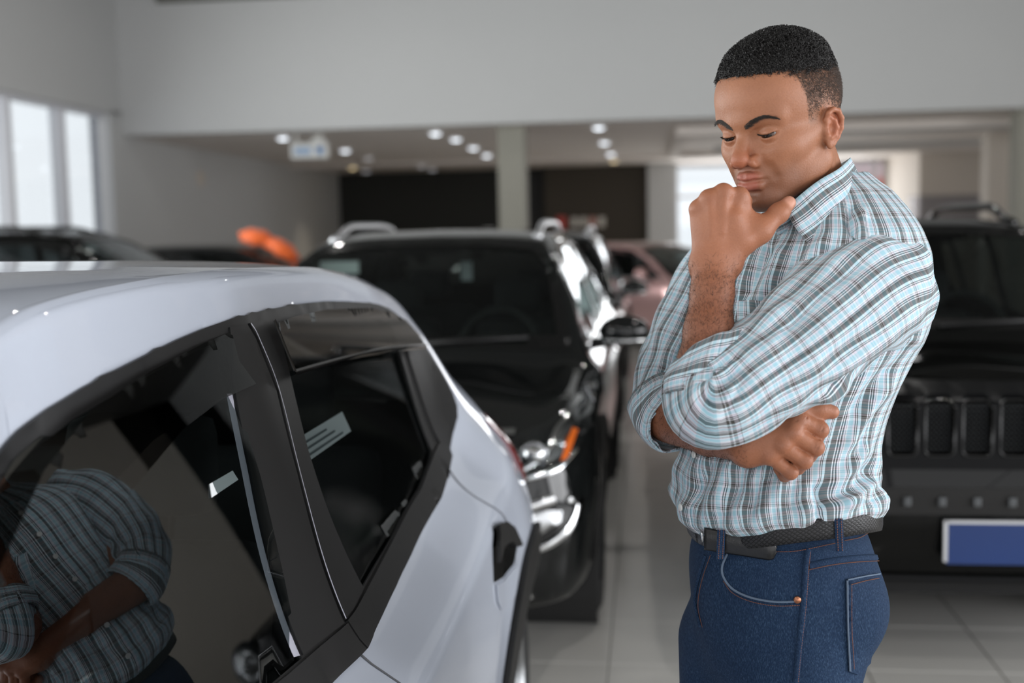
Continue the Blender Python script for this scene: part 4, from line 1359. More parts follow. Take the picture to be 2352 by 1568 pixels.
# ------------------------------------------------------------------ the man: implicit-surface modelling tools
class Vol:
    """Signed-distance volume, combined from simple shapes with smooth unions and cuts, meshed by surface nets."""

    def __init__(self, lo_, hi_, h):
        self.h = h
        self.lo = np.array(lo_, np.float32)
        n = np.ceil((np.array(hi_) - np.array(lo_)) / h).astype(int) + 1
        self.ax = [self.lo[i] + h * np.arange(n[i], dtype=np.float32) for i in range(3)]
        self.v = np.full(n, 1.0, np.float32)

    def _box(self, lo_, hi_, pad):
        s = []
        for i in range(3):
            a = int(np.clip(np.floor((lo_[i] - pad - self.lo[i]) / self.h), 0, len(self.ax[i])))
            b = int(np.clip(np.ceil((hi_[i] + pad - self.lo[i]) / self.h) + 1, 0, len(self.ax[i])))
            if b <= a:
                return None
            s.append(slice(a, b))
        return tuple(s)

    def _pts(self, s):
        return np.meshgrid(self.ax[0][s[0]], self.ax[1][s[1]], self.ax[2][s[2]], indexing='ij', sparse=True)

    def _apply(self, s, d, k, op):
        a = self.v[s]
        if op == 'add':
            if k <= 0:
                self.v[s] = np.minimum(a, d)
            else:
                hh = np.clip(.5 + .5 * (a - d) / k, 0, 1)
                self.v[s] = a * (1 - hh) + d * hh - k * hh * (1 - hh)
        else:
            d = -d
            if k <= 0:
                self.v[s] = np.maximum(a, d)
            else:
                hh = np.clip(.5 - .5 * (a - d) / k, 0, 1)
                self.v[s] = a * (1 - hh) + d * hh + k * hh * (1 - hh)

    def ell(self, c, r, k=0.0, op='add', rot=None, pad=None, clip=None):
        c = np.array(c, np.float32); r = np.array(r, np.float32)
        R_ = float(max(r))
        pad = k + self.h * 4 + .004 if pad is None else pad
        ext = r if rot is None else np.array([R_] * 3)
        s = self._box(c - ext, c + ext, pad)
        if s is None:
            return
        X, Y, Z = self._pts(s)
        X, Y, Z = X - c[0], Y - c[1], Z - c[2]
        if rot is not None:
            m_ = np.array(rot)
            X, Y, Z = (m_[0][0] * X + m_[0][1] * Y + m_[0][2] * Z, m_[1][0] * X + m_[1][1] * Y + m_[1][2] * Z, m_[2][0] * X + m_[2][1] * Y + m_[2][2] * Z)
        k0 = np.sqrt((X / r[0]) ** 2 + (Y / r[1]) ** 2 + (Z / r[2]) ** 2)
        k1 = np.sqrt((X / r[0] ** 2) ** 2 + (Y / r[1] ** 2) ** 2 + (Z / r[2] ** 2) ** 2)
        d = k0 * (k0 - 1) / np.maximum(k1, 1e-6)
        if clip is not None:
            n_, o_ = clip          # keep the side where n.p > o
            d = np.maximum(d, o_ - (n_[0] * X + n_[1] * Y + n_[2] * Z))
        self._apply(s, d, k, op)

    def cone(self, a, b, ra, rb, k=0.0, op='add', flat=None, pad=None):
        """Tapered capsule; flat=(axis vector, factor) squashes it along an axis."""
        a = np.array(a, np.float32); b = np.array(b, np.float32)
        R_ = max(ra, rb)
        pad = k + self.h * 4 + .004 if pad is None else pad
        s = self._box(np.minimum(a, b) - R_, np.maximum(a, b) + R_, pad)
        if s is None:
            return
        X, Y, Z = self._pts(s)
        ba = b - a
        L2 = float(ba @ ba) + 1e-12
        X, Y, Z = X - a[0], Y - a[1], Z - a[2]
        t = np.clip((X * ba[0] + Y * ba[1] + Z * ba[2]) / L2, 0, 1)
        X, Y, Z = X - ba[0] * t, Y - ba[1] * t, Z - ba[2] * t
        if flat is not None:
            n_ = np.array(flat[0], np.float32); n_ = n_ / np.linalg.norm(n_)
            q = (X * n_[0] + Y * n_[1] + Z * n_[2])
            g = (1 / flat[1] - 1)
            X, Y, Z = X + n_[0] * q * g, Y + n_[1] * q * g, Z + n_[2] * q * g
        d = np.sqrt(X * X + Y * Y + Z * Z) - (ra + (rb - ra) * t)
        if flat is not None:
            d = d * (0.5 + 0.5 * flat[1])
        self._apply(s, d, k, op)

    def chain(self, pts, rad, k=0.0, op='add', flat=None):
        for i in range(len(pts) - 1):
            self.cone(pts[i], pts[i + 1], rad[i], rad[i + 1], k, op, flat)

    def mesh(self):
        v = self.v
        s = v < 0
        nx, ny, nz = v.shape
        c = np.zeros((nx - 1, ny - 1, nz - 1), np.uint8)
        for i in (0, 1):
            for j in (0, 1):
                for k in (0, 1):
                    c += s[i:nx - 1 + i, j:ny - 1 + j, k:nz - 1 + k]
        act = np.argwhere((c > 0) & (c < 8))
        idx = np.full(c.shape, -1, np.int32)
        idx[tuple(act.T)] = np.arange(len(act))
        P = np.zeros((len(act), 3), np.float32)
        W_ = np.zeros(len(act), np.float32)
        cor = [(i, j, k) for i in (0, 1) for j in (0, 1) for k in (0, 1)]
        val = {q: v[act[:, 0] + q[0], act[:, 1] + q[1], act[:, 2] + q[2]] for q in cor}
        for q in cor:
            for ax in range(3):
                if q[ax] == 0:
                    q2 = tuple(1 if i == ax else q[i] for i in range(3))
                    a, b = val[q], val[q2]
                    m_ = (a < 0) != (b < 0)
                    t = np.where(m_, a / np.where(m_, a - b, 1), 0)
                    for i in range(3):
                        P[:, i] += np.where(m_, q[i] + (t if i == ax else 0), 0)
                    W_ += m_
        P = (P / W_[:, None] + act) * self.h + self.lo
        F = []
        for ax in range(3):
            o = [i for i in range(3) if i != ax]
            sl0 = [slice(None)] * 3; sl1 = [slice(None)] * 3
            sl0[ax] = slice(0, -1); sl1[ax] = slice(1, None)
            cr = s[tuple(sl0)] != s[tuple(sl1)]
            e = np.argwhere(cr)
            ok = np.all([(e[:, i] > 0) & (e[:, i] < v.shape[i] - 1) for i in o], axis=0)
            e = e[ok]
            q = []
            for d0, d1 in ((-1, -1), (0, -1), (0, 0), (-1, 0)):
                w = e.copy(); w[:, o[0]] += d0; w[:, o[1]] += d1
                q.append(idx[w[:, 0], w[:, 1], w[:, 2]])
            q = np.stack(q, -1)
            inside0 = s[e[:, 0], e[:, 1], e[:, 2]]
            flip = inside0 if ax != 1 else ~inside0
            q[~flip] = q[~flip][:, ::-1]
            F.append(q)
        F = np.concatenate(F)
        F = F[(F >= 0).all(axis=1)]
        return P, F


def relax(P, F, it=2, lam=0.5):
    """A little Laplacian smoothing to take off voxel stepping."""
    E_ = np.concatenate([F[:, [0, 1]], F[:, [1, 2]], F[:, [2, 3]], F[:, [3, 0]]])
    n = len(P)
    deg = np.bincount(E_.ravel(), minlength=n).astype(np.float32)
    for _ in range(it):
        for l_ in (lam, -lam * 1.04):
            S_ = np.zeros_like(P)
            for i in range(3):
                S_[:, i] = np.bincount(E_[:, 0], P[E_[:, 1], i], n) + np.bincount(E_[:, 1], P[E_[:, 0], i], n)
            P = P + l_ * (S_ / np.maximum(deg, 1)[:, None] - P)
    return P


def vnormals(P, F):
    n = np.cross(P[F[:, 2]] - P[F[:, 0]], P[F[:, 3 if F.shape[1] > 3 else 1]] - P[F[:, 1 if F.shape[1] > 3 else 0]])
    N = np.zeros_like(P)
    for k in range(F.shape[1]):
        for i in range(3):
            N[:, i] += np.bincount(F[:, k], n[:, i], len(P))
    return N / np.maximum(1e-12, np.linalg.norm(N, axis=1))[:, None]


def fast_mesh(name, P, F, mt=None, parent=None, attrs=None, uvs=None):
    """Mesh object from arrays, quads or triangles, smooth, with float point attributes."""
    me = bpy.data.meshes.new(name)
    F = np.asarray(F, np.int32)
    k = F.shape[1]
    me.vertices.add(len(P)); me.loops.add(F.size); me.polygons.add(len(F))
    me.vertices.foreach_set('co', np.asarray(P, np.float32).ravel())
    me.loops.foreach_set('vertex_index', F.ravel())
    me.polygons.foreach_set('loop_start', np.arange(0, F.size, k, dtype=np.int32))
    me.polygons.foreach_set('loop_total', np.full(len(F), k, np.int32))
    me.polygons.foreach_set('use_smooth', np.ones(len(F), bool))
    if uvs is not None:
        lay = me.uv_layers.new(name='UVMap')
        lay.data.foreach_set('uv', np.asarray(uvs, np.float32)[F.ravel()].ravel())
    me.update(calc_edges=True)
    me.validate()
    for nm, a in (attrs or {}).items():
        at_ = me.attributes.new(nm, 'FLOAT', 'POINT')
        at_.data.foreach_set('value', np.asarray(a, np.float32))
    o = bpy.data.objects.new(name, me)
    col.objects.link(o)
    if mt:
        me.materials.append(mt)
    if parent is not None:
        o.parent = parent
    return o


# ------------------------------------------------------------------ the man
D0 = 1.73                                  # how far he stands from the camera
MAN_AT = at(1795, 1000, D0); MAN_AT.z = 0
MAN = empty('person', MAN_AT)
tag(MAN, 'man in pale blue plaid shirt and jeans, hand at chin, looking down', 'person')
RH = Vector((math.cos(YAW), math.sin(YAW), 0)); AH = Vector((-math.sin(YAW), math.cos(YAW), 0))


def adopt(o):
    o.parent = MAN
    o.matrix_parent_inverse = Matrix.Translation(-MAN_AT)
    return o


def skin_material():
    mt = mat('skin', srgb(178, 112, 78), 0.50, spec=0.42, sss=0.10)
    nt = mt.node_tree
    b = nt.nodes['Principled BSDF']
    tc = nt.nodes.new('ShaderNodeTexCoord')

    def noise(scale, det=4):
        n = nt.nodes.new('ShaderNodeTexNoise'); n.inputs['Scale'].default_value = scale; n.inputs['Detail'].default_value = det
        nt.links.new(tc.outputs['Object'], n.inputs['Vector']); return n

    def mix(a, c2, fac_sock, scale=1.0):
        m_ = nt.nodes.new('ShaderNodeMix'); m_.data_type = 'RGBA'
        if isinstance(a, tuple): m_.inputs['A'].default_value = a
        else: nt.links.new(a, m_.inputs['A'])
        m_.inputs['B'].default_value = c2
        ml = nt.nodes.new('ShaderNodeMath'); ml.operation = 'MULTIPLY'; ml.inputs[1].default_value = scale
        nt.links.new(fac_sock, ml.inputs[0])
        nt.links.new(ml.outputs[0], m_.inputs['Factor'])
        return m_.outputs['Result']
    n1 = noise(28)
    c = mix(srgb(174, 118, 87), srgb(144, 94, 67), n1.outputs['Fac'], 0.9)
    n2 = noise(380, 2)
    c = mix(c, srgb(112, 70, 48), n2.outputs['Fac'], 0.35)
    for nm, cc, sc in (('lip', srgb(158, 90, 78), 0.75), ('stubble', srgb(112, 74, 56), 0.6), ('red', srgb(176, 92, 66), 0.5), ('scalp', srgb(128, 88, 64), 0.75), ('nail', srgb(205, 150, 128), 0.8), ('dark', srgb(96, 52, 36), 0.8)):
        a = nt.nodes.new('ShaderNodeAttribute'); a.attribute_name = nm
        c = mix(c, cc, a.outputs['Fac'], sc)
    nt.links.new(c, b.inputs['Base Color'])
    bp = nt.nodes.new('ShaderNodeBump'); bp.inputs['Strength'].default_value = 0.42; bp.inputs['Distance'].default_value = 0.0012
    n3 = noise(420, 5)
    nt.links.new(n3.outputs['Fac'], bp.inputs['Height'])
    nt.links.new(bp.outputs['Normal'], b.inputs['Normal'])
    return mt


M['skin'] = skin_material()
M['hair'] = mat('black_curly_hair', (0.010, 0.0085, 0.008), 0.38, spec=0.6)
M['brow'] = mat('eyebrow_hair', (0.028, 0.020, 0.015), 0.6)
M['eye_white'] = mat('eye_white', srgb(84, 66, 58), 0.3)  # eye white darkened to stand in for shade under the lids
M['iris'] = mat('dark_brown_iris', (0.012, 0.007, 0.004), 0.08)

# head frame: f forward, l his left, u up
PHI, PIT = math.radians(42), math.radians(15)
_fh2 = -math.cos(PHI) * RH - math.sin(PHI) * AH
HL = math.sin(PHI) * RH - math.cos(PHI) * AH
HF = math.cos(PIT) * _fh2 - math.sin(PIT) * Vector((0, 0, 1))
HU = math.cos(PIT) * Vector((0, 0, 1)) + math.sin(PIT) * _fh2
H0 = at(1793, 300, 1.66)
HM = np.array([HF, HL, HU])


def head_w(P):
    return np.asarray(P) @ HM + np.array(H0)


vh = Vol((-.135, -.105, -.20), (.135, .105, .15), .00165)
vh.ell((-.013, 0, .046), (.101, .0775, .090), pad=.3)
def both(fn):
    for sg in (-1, 1):
        fn(sg)
vh.ell((.030, 0, .056), (.064, .063, .056), .03)
vh.ell((.036, 0, -.016), (.052, .050, .054), .03)
vh.ell((.052, 0, -.050), (.038, .040, .038), .025)
both(lambda g: vh.ell((.006, g * .044, -.044), (.030, .018, .033), .024, rot=[[.94, 0, .34], [0, 1, 0], [-.34, 0, .94]]))
both(lambda g: vh.cone((-.008, g * .050, -.046), (.060, g * .019, -.083), .019, .0165, .024))
vh.ell((.076, 0, -.083), (.019, .024, .015), .020)
both(lambda g: vh.ell((.050, g * .041, -.014), (.027, .019, .018), .024))
both(lambda g: vh.ell((.054, g * .029, -.040), (.022, .014, .023), .020))
both(lambda g: vh.cone((.046, g * .050, -.010), (.005, g * .062, -.002), .010, .010, .022))
both(lambda g: vh.cone((.083, g * .010, .032), (.067, g * .046, .033), .0100, .0085, .014))
vh.ell((.084, 0, .031), (.011, .014, .012), .015)
both(lambda g: vh.ell((.095, g * .0325, .008), (.0165, .019, .0125), .014, 'cut'))
# nose
vh.cone((.083, 0, .022), (.105, 0, -.014), .0070, .0105, .009)
vh.ell((.1065, 0, -.0195), (.0120, .0122, .0105), .007)
both(lambda g: vh.ell((.0940, g * .0160, -.0240), (.0125, .0085, .0090), .004))
both(lambda g: vh.ell((.1010, g * .0085, -.0335), (.0072, .0050, .0055), .002, 'cut'))
both(lambda g: vh.chain([(.0985, g * .0215, -.0120), (.0900, g * .0268, -.0190), (.0890, g * .0262, -.0300)], [.0016, .0022, .0018], .004, 'cut'))
# lips
LU = .0125
vh.chain([(.0755, -.0262, -.0512), (.0915, -.0140, -.0465), (.0985, -.004, -.0446), (.0975, 0, -.0454), (.0985, .004, -.0446), (.0915, .0140, -.0465), (.0755, .0262, -.0512)], [.0022, .0050, .0055, .0052, .0055, .0050, .0022], .005)
vh.chain([(.0755, -.0245, -.0530), (.0905, -.0130, -.0580), (.0965, 0, -.0595), (.0905, .0130, -.0580), (.0755, .0245, -.0530)], [.0024, .0072, .0084, .0072, .0024], .005)
vh.chain([(.0865, -.0265, -.0520), (.0985, -.013, -.0508), (.1050, 0, -.0512), (.0985, .013, -.0508), (.0865, .0265, -.0520)], [.0018, .0022, .0022, .0022, .0018], .003, 'cut')
vh.ell((.1000, 0, -.0710), (.0085, .017, .0050), .009, 'cut')
vh.cone((.1085, 0, -.036), (.1075, 0, -.041), .0042, .0042, .004, 'cut')
both(lambda g: vh.chain([(.096, g * .0250, -.022), (.0895, g * .0330, -.036), (.0820, g * .0375, -.050)], [.0036, .0050, .0034], .009, 'cut'))
# eyelids (eyeball centres are kept for the eyes)
EYE = [(.0715, g * .0318, .0095) for g in (-1, 1)]
for c in EYE:
    vh.ell(c, (.0142, .0152, .0138), .004, clip=((.35, 0, .94), .0050))
    vh.ell(c, (.0136, .0148, .0134), .004, clip=((-.25, 0, -.97), .0006))
    vh.chain([(c[0] + .0150, c[1] - .0140, c[2] + .0080), (c[0] + .0165, c[1], c[2] + .0104), (c[0] + .009, c[1] + .0150 * np.sign(c[1]), c[2] + .0068)], [.0013, .0015, .0013], .003, 'cut')
# ears
ES = .77
def ear(g):
    a = math.radians(14)
    E3 = lambda f, l, u: (-.008 + (f + .010) * ES, g * (.0755 + (l - .079) * .95), -.003 + (u - .004) * ES)
    R3 = lambda *r: tuple(q * ES for q in r)
    vh.ell(E3(-.012, .079, .004), R3(.019, .0075, .030), .006, rot=[[math.cos(a), 0, math.sin(a)], [0, 1, 0], [-math.sin(a), 0, math.cos(a)]])
    vh.ell(E3(-.013, .0745, .006), R3(.022, .0110, .031), .006)
    vh.ell(E3(-.014, .0840, .012), R3(.019, .0045, .028), .004)
    vh.ell(E3(-.0035, .0890, .0005), R3(.0105, .0085, .0125), .003, 'cut')
    vh.ell(E3(-.0110, .0905, .019), R3(.0110, .0052, .0090), .003, 'cut')
    vh.chain([E3(.004, .0800, .006), E3(.0065, .0830, .020), E3(.0025, .0870, .0315), E3(-.009, .0900, .0365), E3(-.0215, .0920, .0310), E3(-.0290, .0920, .0160), E3(-.0285, .0895, -.0020), E3(-.0200, .0855, -.0170), E3(-.0100, .0820, -.0260)],
             R3(.0030, .0040, .0044, .0046, .0048, .0048, .0046, .0044, .0050), .002)
    vh.chain([E3(-.0035, .0865, .0235), E3(-.0135, .0885, .0150), E3(-.0180, .0880, .0020), E3(-.0125, .0855, -.0105), E3(-.004, .0835, -.0150)], R3(.0030, .0035, .0038, .0035, .0032), .003)
    vh.ell(E3(-.0045, .0800, -.0255), R3(.0100, .0055, .0100), .004)
    vh.ell(E3(.0050, .0810, -.0015), R3(.0055, .0050, .0070), .004)
both(ear)
# neck, leaning with the stooped head
vh.cone((-.042, 0, -.04), (-.078, 0, -.21), .049, .059, .014)
both(lambda g: vh.cone((-.034, g * .046, -.04), (-.028, g * .028, -.20), .012, .015, .014))
vh.cone((-.005, 0, -.09), (-.035, 0, -.20), .018, .022, .03)
HP, HFc = vh.mesh()
HP = relax(HP, HFc, 2)
f_, l_, u_ = HP.T
al = np.abs(l_)
sm = lambda a, b, x: np.clip((x - a) / (b - a), 0, 1) ** 2 * (3 - 2 * np.clip((x - a) / (b - a), 0, 1))
lip = np.maximum(np.exp(-(((u_ + .0442 + .10 * al * al / .03) / .0058) ** 2 + (al / .019) ** 4)), np.exp(-(((u_ + .0585 - .10 * al * al / .03) / .0072) ** 2 + (al / .018) ** 4))) * (f_ > .080)
lip = np.clip(lip * 1.8, 0, 1)
stub = sm(-.026, -.046, u_) * sm(.03, .06, f_) * .8 + sm(-.040, -.065, u_) * sm(-.01, .02, f_) * .5
stub += np.exp(-(((u_ + .037) / .005) ** 2 + (al / .026) ** 4)) * (f_ > .085) * .5
stub = np.clip(stub, 0, 1) * (1 - lip) * (u_ > -.11)
red = np.exp(-(((f_ - .108) / .018) ** 2 + (l_ / .02) ** 2 + ((u_ + .02) / .015) ** 2)) + np.exp(-(((al - .085) / .008) ** 2 + ((f_ + .01) / .02) ** 2 + (u_ / .03) ** 2)) * .8
# hairline: how far inside the hair each point lies (metres, positive = hair)
def hairline(f, l, u):
    """height of the hair edge along u for given f"""
    xs = [-.2, -.075, -.045, -.030, -.018, .004, .016, .028, .033, .040, .055, .075, .12]
    ys = [-.055, -.050, -.040, .000, .026, .026, .004, .004, .035, .070, .084, .092, .096]
    return u - np.interp(f, xs, ys)
hl_ = hairline(f_, l_, u_)
topz = u_ - np.interp(f_, [-.12, -.06, 0, .03, .06, .1], [.074, .078, .080, .084, .088, .090])   # long curls above this
scalp = np.clip(hl_ / .010, 0, 1) * (al < .083)
scalp = np.maximum(scalp * .9, np.clip(topz / .006, 0, 1))
head_attr = dict(lip=lip, stubble=stub, red=np.clip(red, 0, 1), scalp=scalp, nail=np.zeros(len(HP)), dark=np.zeros(len(HP)))
# ------------------------------------------------------------------ hair, brows, eyes
def scatter(P, F, wgt, n, seed):
    """n random surface points with normals, density by weight per vertex."""
    r_ = np.random.default_rng(seed)
    A = P[F[:, 0]]; B_ = P[F[:, 1]]; C_ = P[F[:, 2]]; D_ = P[F[:, 3]]
    ar = np.linalg.norm(np.cross(C_ - A, D_ - B_), axis=1) * .5 * wgt[F].mean(axis=1)
    i = r_.choice(len(F), n, p=ar / ar.sum())
    a, b = r_.random(n)[:, None], r_.random(n)[:, None]
    pos = (A[i] * (1 - a) + B_[i] * a) * (1 - b) + (D_[i] * (1 - a) + C_[i] * a) * b
    nn = np.cross(C_[i] - A[i], D_[i] - B_[i])
    return pos, nn / np.maximum(1e-12, np.linalg.norm(nn, axis=1))[:, None]


def strands(paths, rad, sides=3):
    """Many thin tapering tubes at once. paths: n, m, 3; rad: m."""
    n, m_, _ = paths.shape
    t = np.gradient(paths, axis=1)
    t /= np.maximum(1e-9, np.linalg.norm(t, axis=2))[..., None]
    ref = np.where(np.abs(t[..., 2:3]) < .9, np.array([0, 0, 1.0]), np.array([1.0, 0, 0]))
    a = np.cross(t, ref); a /= np.maximum(1e-9, np.linalg.norm(a, axis=2))[..., None]
    b = np.cross(t, a)
    ang = 2 * np.pi * np.arange(sides) / sides
    rr = np.asarray(rad)[None, :, None, None] if np.ndim(rad) == 1 else np.asarray(rad)[:, :, None, None]
    V = paths[:, :, None, :] + rr * (a[:, :, None, :] * np.cos(ang)[None, None, :, None] + b[:, :, None, :] * np.sin(ang)[None, None, :, None])
    idx = np.arange(n * m_ * sides).reshape(n, m_, sides)
    i0, i1 = idx[:, :-1], idx[:, 1:]
    F = np.stack([i0, np.roll(i0, -1, 2), np.roll(i1, -1, 2), i1], -1).reshape(-1, 4)
    return V.reshape(-1, 3), F


HN = vnormals(HP, HFc)
outw = (HP - np.array([-.01, 0, .03]))
if np.mean(np.sum(HN * outw, axis=1)) < 0:
    HN = -HN
ok_top = (topz > -.003) & (hl_ > .001)
# curls on top
pos, nn = scatter(HP, HFc, np.where(ok_top, 1.0, 0.0) * np.clip((topz + .003) / .012, .25, 1), 11500, 3)
sgn_ = np.sign(np.sum(nn * (pos - np.array([-.01, 0, .03])), axis=1))[:, None]; nn = nn * sgn_
r_ = np.random.default_rng(5)
n = len(pos)
tz = np.interp(pos[:, 0], [-.12, -.06, 0, .03, .06, .1], [.074, .078, .080, .084, .088, .090])
hgt = np.clip((pos[:, 2] - tz) / .03, .25, 1) * .011 + .003
lean = r_.normal(0, .55, (n, 3)); lean -= nn * np.sum(lean * nn, axis=1)[:, None]
ax_ = nn + lean; ax_ /= np.linalg.norm(ax_, axis=1)[:, None]
e1 = np.cross(ax_, r_.normal(0, 1, (n, 3))); e1 /= np.linalg.norm(e1, axis=1)[:, None]
e2 = np.cross(ax_, e1)
mm_ = 15
tt = np.linspace(0, 1, mm_)
cr = r_.uniform(.0011, .0023, n); tu = r_.uniform(1.2, 2.2, n) * 2 * np.pi; ph = r_.uniform(0, 6.28, n)
ang = ph[:, None] + tu[:, None] * tt
grow_ = np.minimum(1, tt * 3)[None, :]
paths = pos[:, None, :] + ax_[:, None, :] * (hgt[:, None] * (tt[None, :] * .9))[..., None] + (e1[:, None, :] * np.cos(ang)[..., None] + e2[:, None, :] * np.sin(ang)[..., None]) * (cr[:, None] * grow_)[..., None]
V1, F1 = strands(paths, np.linspace(.00052, .00036, mm_))
# a close dark under-cap so that skin does not shine through the crown
capF = HFc[(ok_top[HFc]).all(axis=1) & (topz[HFc].mean(axis=1) > .004)]
used = np.unique(capF)
mp_ = np.full(len(HP), -1); mp_[used] = np.arange(len(used))
capP = HP[used] + HN[used] * (np.clip((topz[used] - .004) / .02, 0, 1) * .0045 + .0004)[:, None]
# short fade at the sides and back
wf = np.where((hl_ > -.002) & (topz < .010) & (al < .083), np.clip(hl_ / .02, .10, 1) * np.clip(.35 + (topz + .06) / .05, .22, 1), 0.0)
ps, ns_ = scatter(HP, HFc, wf, 26000, 9)
ns_ = ns_ * np.sign(np.sum(ns_ * (ps - np.array([-.01, 0, .03])), axis=1))[:, None]
n2_ = len(ps)
tzs = ps[:, 2] - np.interp(ps[:, 0], [-.12, -.06, 0, .03, .06, .1], [.074, .078, .080, .084, .088, .090])
ln = np.clip(.0018 + (tzs + .06) * .045, .0014, .0050)
dirn = ns_ * .45 + np.array([-.15, 0, -.85]) + r_.normal(0, .35, (n2_, 3)); dirn /= np.linalg.norm(dirn, axis=1)[:, None]
bend = r_.normal(0, .4, (n2_, 3))
q = np.linspace(0, 1, 4)
path2 = ps[:, None, :] + dirn[:, None, :] * (ln[:, None] * q)[..., None] + bend[:, None, :] * (ln[:, None] * q ** 2 * .5)[..., None]
V2, F2 = strands(path2, np.array([.00020, .00019, .00015, .00008]))
allV = np.concatenate([V1, capP]); allF = np.concatenate([F1, mp_[capF] + len(V1)])
M['fade'] = mat('short_clipped_hair', (0.085, 0.060, 0.048), 0.45, spec=0.6)
adopt(fast_mesh('clipped_hair', head_w(V2), F2, M['fade']))
hair = fast_mesh('hair', head_w(allV), allF, M['hair'])
adopt(hair)

# project helper for brows and lashes: nearest point on the face, in head coordinates
face_bvh = BVHTree.FromPolygons([Vector(p) for p in HP.tolist()], HFc.tolist())


def on_face(p, lift=0.0):
    o = Vector((.2, p[1] * 1.0, p[2])); d = Vector((-1, 0, 0))
    l, n_, _, _ = face_bvh.ray_cast(o, d)
    if l is None:
        l, n_, _, _ = face_bvh.find_nearest(Vector((.06, p[1], p[2])))
    if n_.x < 0:
        n_ = -n_
    return np.array(l + n_ * lift), np.array(n_)


for g in (-1, 1):
    P_ = []
    for k in range(430):
        t = r_.random()
        x = .010 + t * .040
        zc = .0245 + .0120 * math.sin(min(1, t * 1.35) * math.pi * .5) - .0045 * max(0, t - .68) / .32
        th = .0034 * (1 - .80 * max(0, t - .2) / .8) * (.75 + .25 * min(1, t * 6))
        z = zc + r_.uniform(-1, 1) * th
        b0, nb = on_face((0, g * x, z), .0003)
        dv = np.array([-.25, g * .9, .42 * (1 - 1.7 * t) + r_.normal(0, .12)]) + nb * .15
        dv /= np.linalg.norm(dv)
        L = r_.uniform(.005, .0085)
        P_.append([b0 + dv * L * s_ + np.array([0, 0, -.0012]) * s_ * s_ for s_ in (0, .35, .7, 1)])
    V_, F_ = strands(np.array(P_), np.array([.00024, .00022, .00017, .00008]))
    adopt(fast_mesh('eyebrow', head_w(V_), F_, M['brow']))
# eyes: ball, iris, lash line
gaze = np.array([.86, .10, -.48]); gaze /= np.linalg.norm(gaze)
for c in EYE:
    bm = bmesh.new()
    bmesh.ops.create_uvsphere(bm, u_segments=24, v_segments=16, radius=.0126)
    V_ = np.array([v.co[:] for v in bm.verts]); bm.free()
    bm = bmesh.new(); bmesh.ops.create_uvsphere(bm, u_segments=24, v_segments=16, radius=.0126)
    for v in bm.verts:
        v.co = Vector(head_w(np.array(v.co) + np.array(c)).tolist())
    eb = bm_obj('eyeball', bm, M['eye_white'], None, smooth=True)
    eb.data.materials.append(M['iris'])
    for p in eb.data.polygons:
        d_ = (np.array(p.center) - np.array(H0)) @ HM.T - np.array(c)
        if d_ @ gaze > .0126 * .74:
            p.material_index = 1
    adopt(eb)
    sg = np.sign(c[1])
    P_ = []
    for k in range(90):
        t = r_.random()
        a = (t - .5) * 2.0
        xx_ = .0138 * math.cos(a)
        base = np.array(c) + np.array([xx_, .0145 * math.sin(a), (.0050 - .35 * xx_) / .94 + .0002])
        dv = np.array([.75, math.sin(a) * .7, -.45]); dv /= np.linalg.norm(dv)
        L = r_.uniform(.0025, .0045)
        P_.append([base + dv * L * s_ + np.array([0, 0, .0022]) * s_ * s_ for s_ in (0, .35, .7, 1)])
    V_, F_ = strands(np.array(P_), np.array([.00045, .0004, .0003, .0001]))
    adopt(fast_mesh('eyelashes', head_w(V_), F_, M['brow']))
# ------------------------------------------------------------------ arms and hands
A_ = lambda px, py, d: np.array(at(px, py, d), np.float32)
VIEW = np.array(CF, np.float32)


def bounds(pts, pad):
    p = np.array(pts)
    return p.min(axis=0) - pad, p.max(axis=0) + pad


# left arm: forearm upright, loose fist under the chin, thumb along the jaw
Lw = A_(1643, 602, 1.566)
Lm = [A_(1697, 452, 1.562), A_(1661, 444, 1.553), A_(1628, 458, 1.556), A_(1604, 482, 1.567)]
Lb = [A_(1668, 580, 1.566), A_(1651, 582, 1.559), A_(1634, 584, 1.560), A_(1618, 590, 1.567)]
Lp = [A_(1709, 463, 1.600), A_(1676, 455, 1.600), A_(1643, 470, 1.602), A_(1617, 496, 1.606)]
Ld = [A_(1704, 505, 1.616), A_(1672, 506, 1.618), A_(1642, 515, 1.618), A_(1618, 530, 1.616)]
Lt = [A_(1690, 520, 1.600), A_(1664, 522, 1.602), A_(1638, 528, 1.602), A_(1622, 540, 1.602)]
Le = A_(1622, 940, 1.515)
lo_, hi_ = bounds(Lm + [Le, Lw, A_(1840, 450, 1.58)], .06)
va = Vol(lo_, hi_, .0018)
va.chain([Le, A_(1622, 850, 1.522), A_(1628, 760, 1.538), A_(1636, 670, 1.556), Lw], [.043, .040, .0325, .0285, .0265], .01)
va.cone(A_(1615, 610, 1.566), A_(1672, 606, 1.566), .020, .021, .012)
for i in range(4):
    va.cone(Lb[i], Lm[i], .0155, .0125, .012)
    va.ell(Lm[i] - VIEW * .003 + np.array([0, 0, .002]), (.0118, .0118, .0112), .006)
    va.chain([Lm[i], Lp[i], Ld[i], Lt[i]], [.0118, .0108, .0096, .0088] if i < 3 else [.0105, .0095, .0085, .0078], .004)
va.cone(A_(1668, 520, 1.566), A_(1635, 520, 1.566), .018, .017, .015)
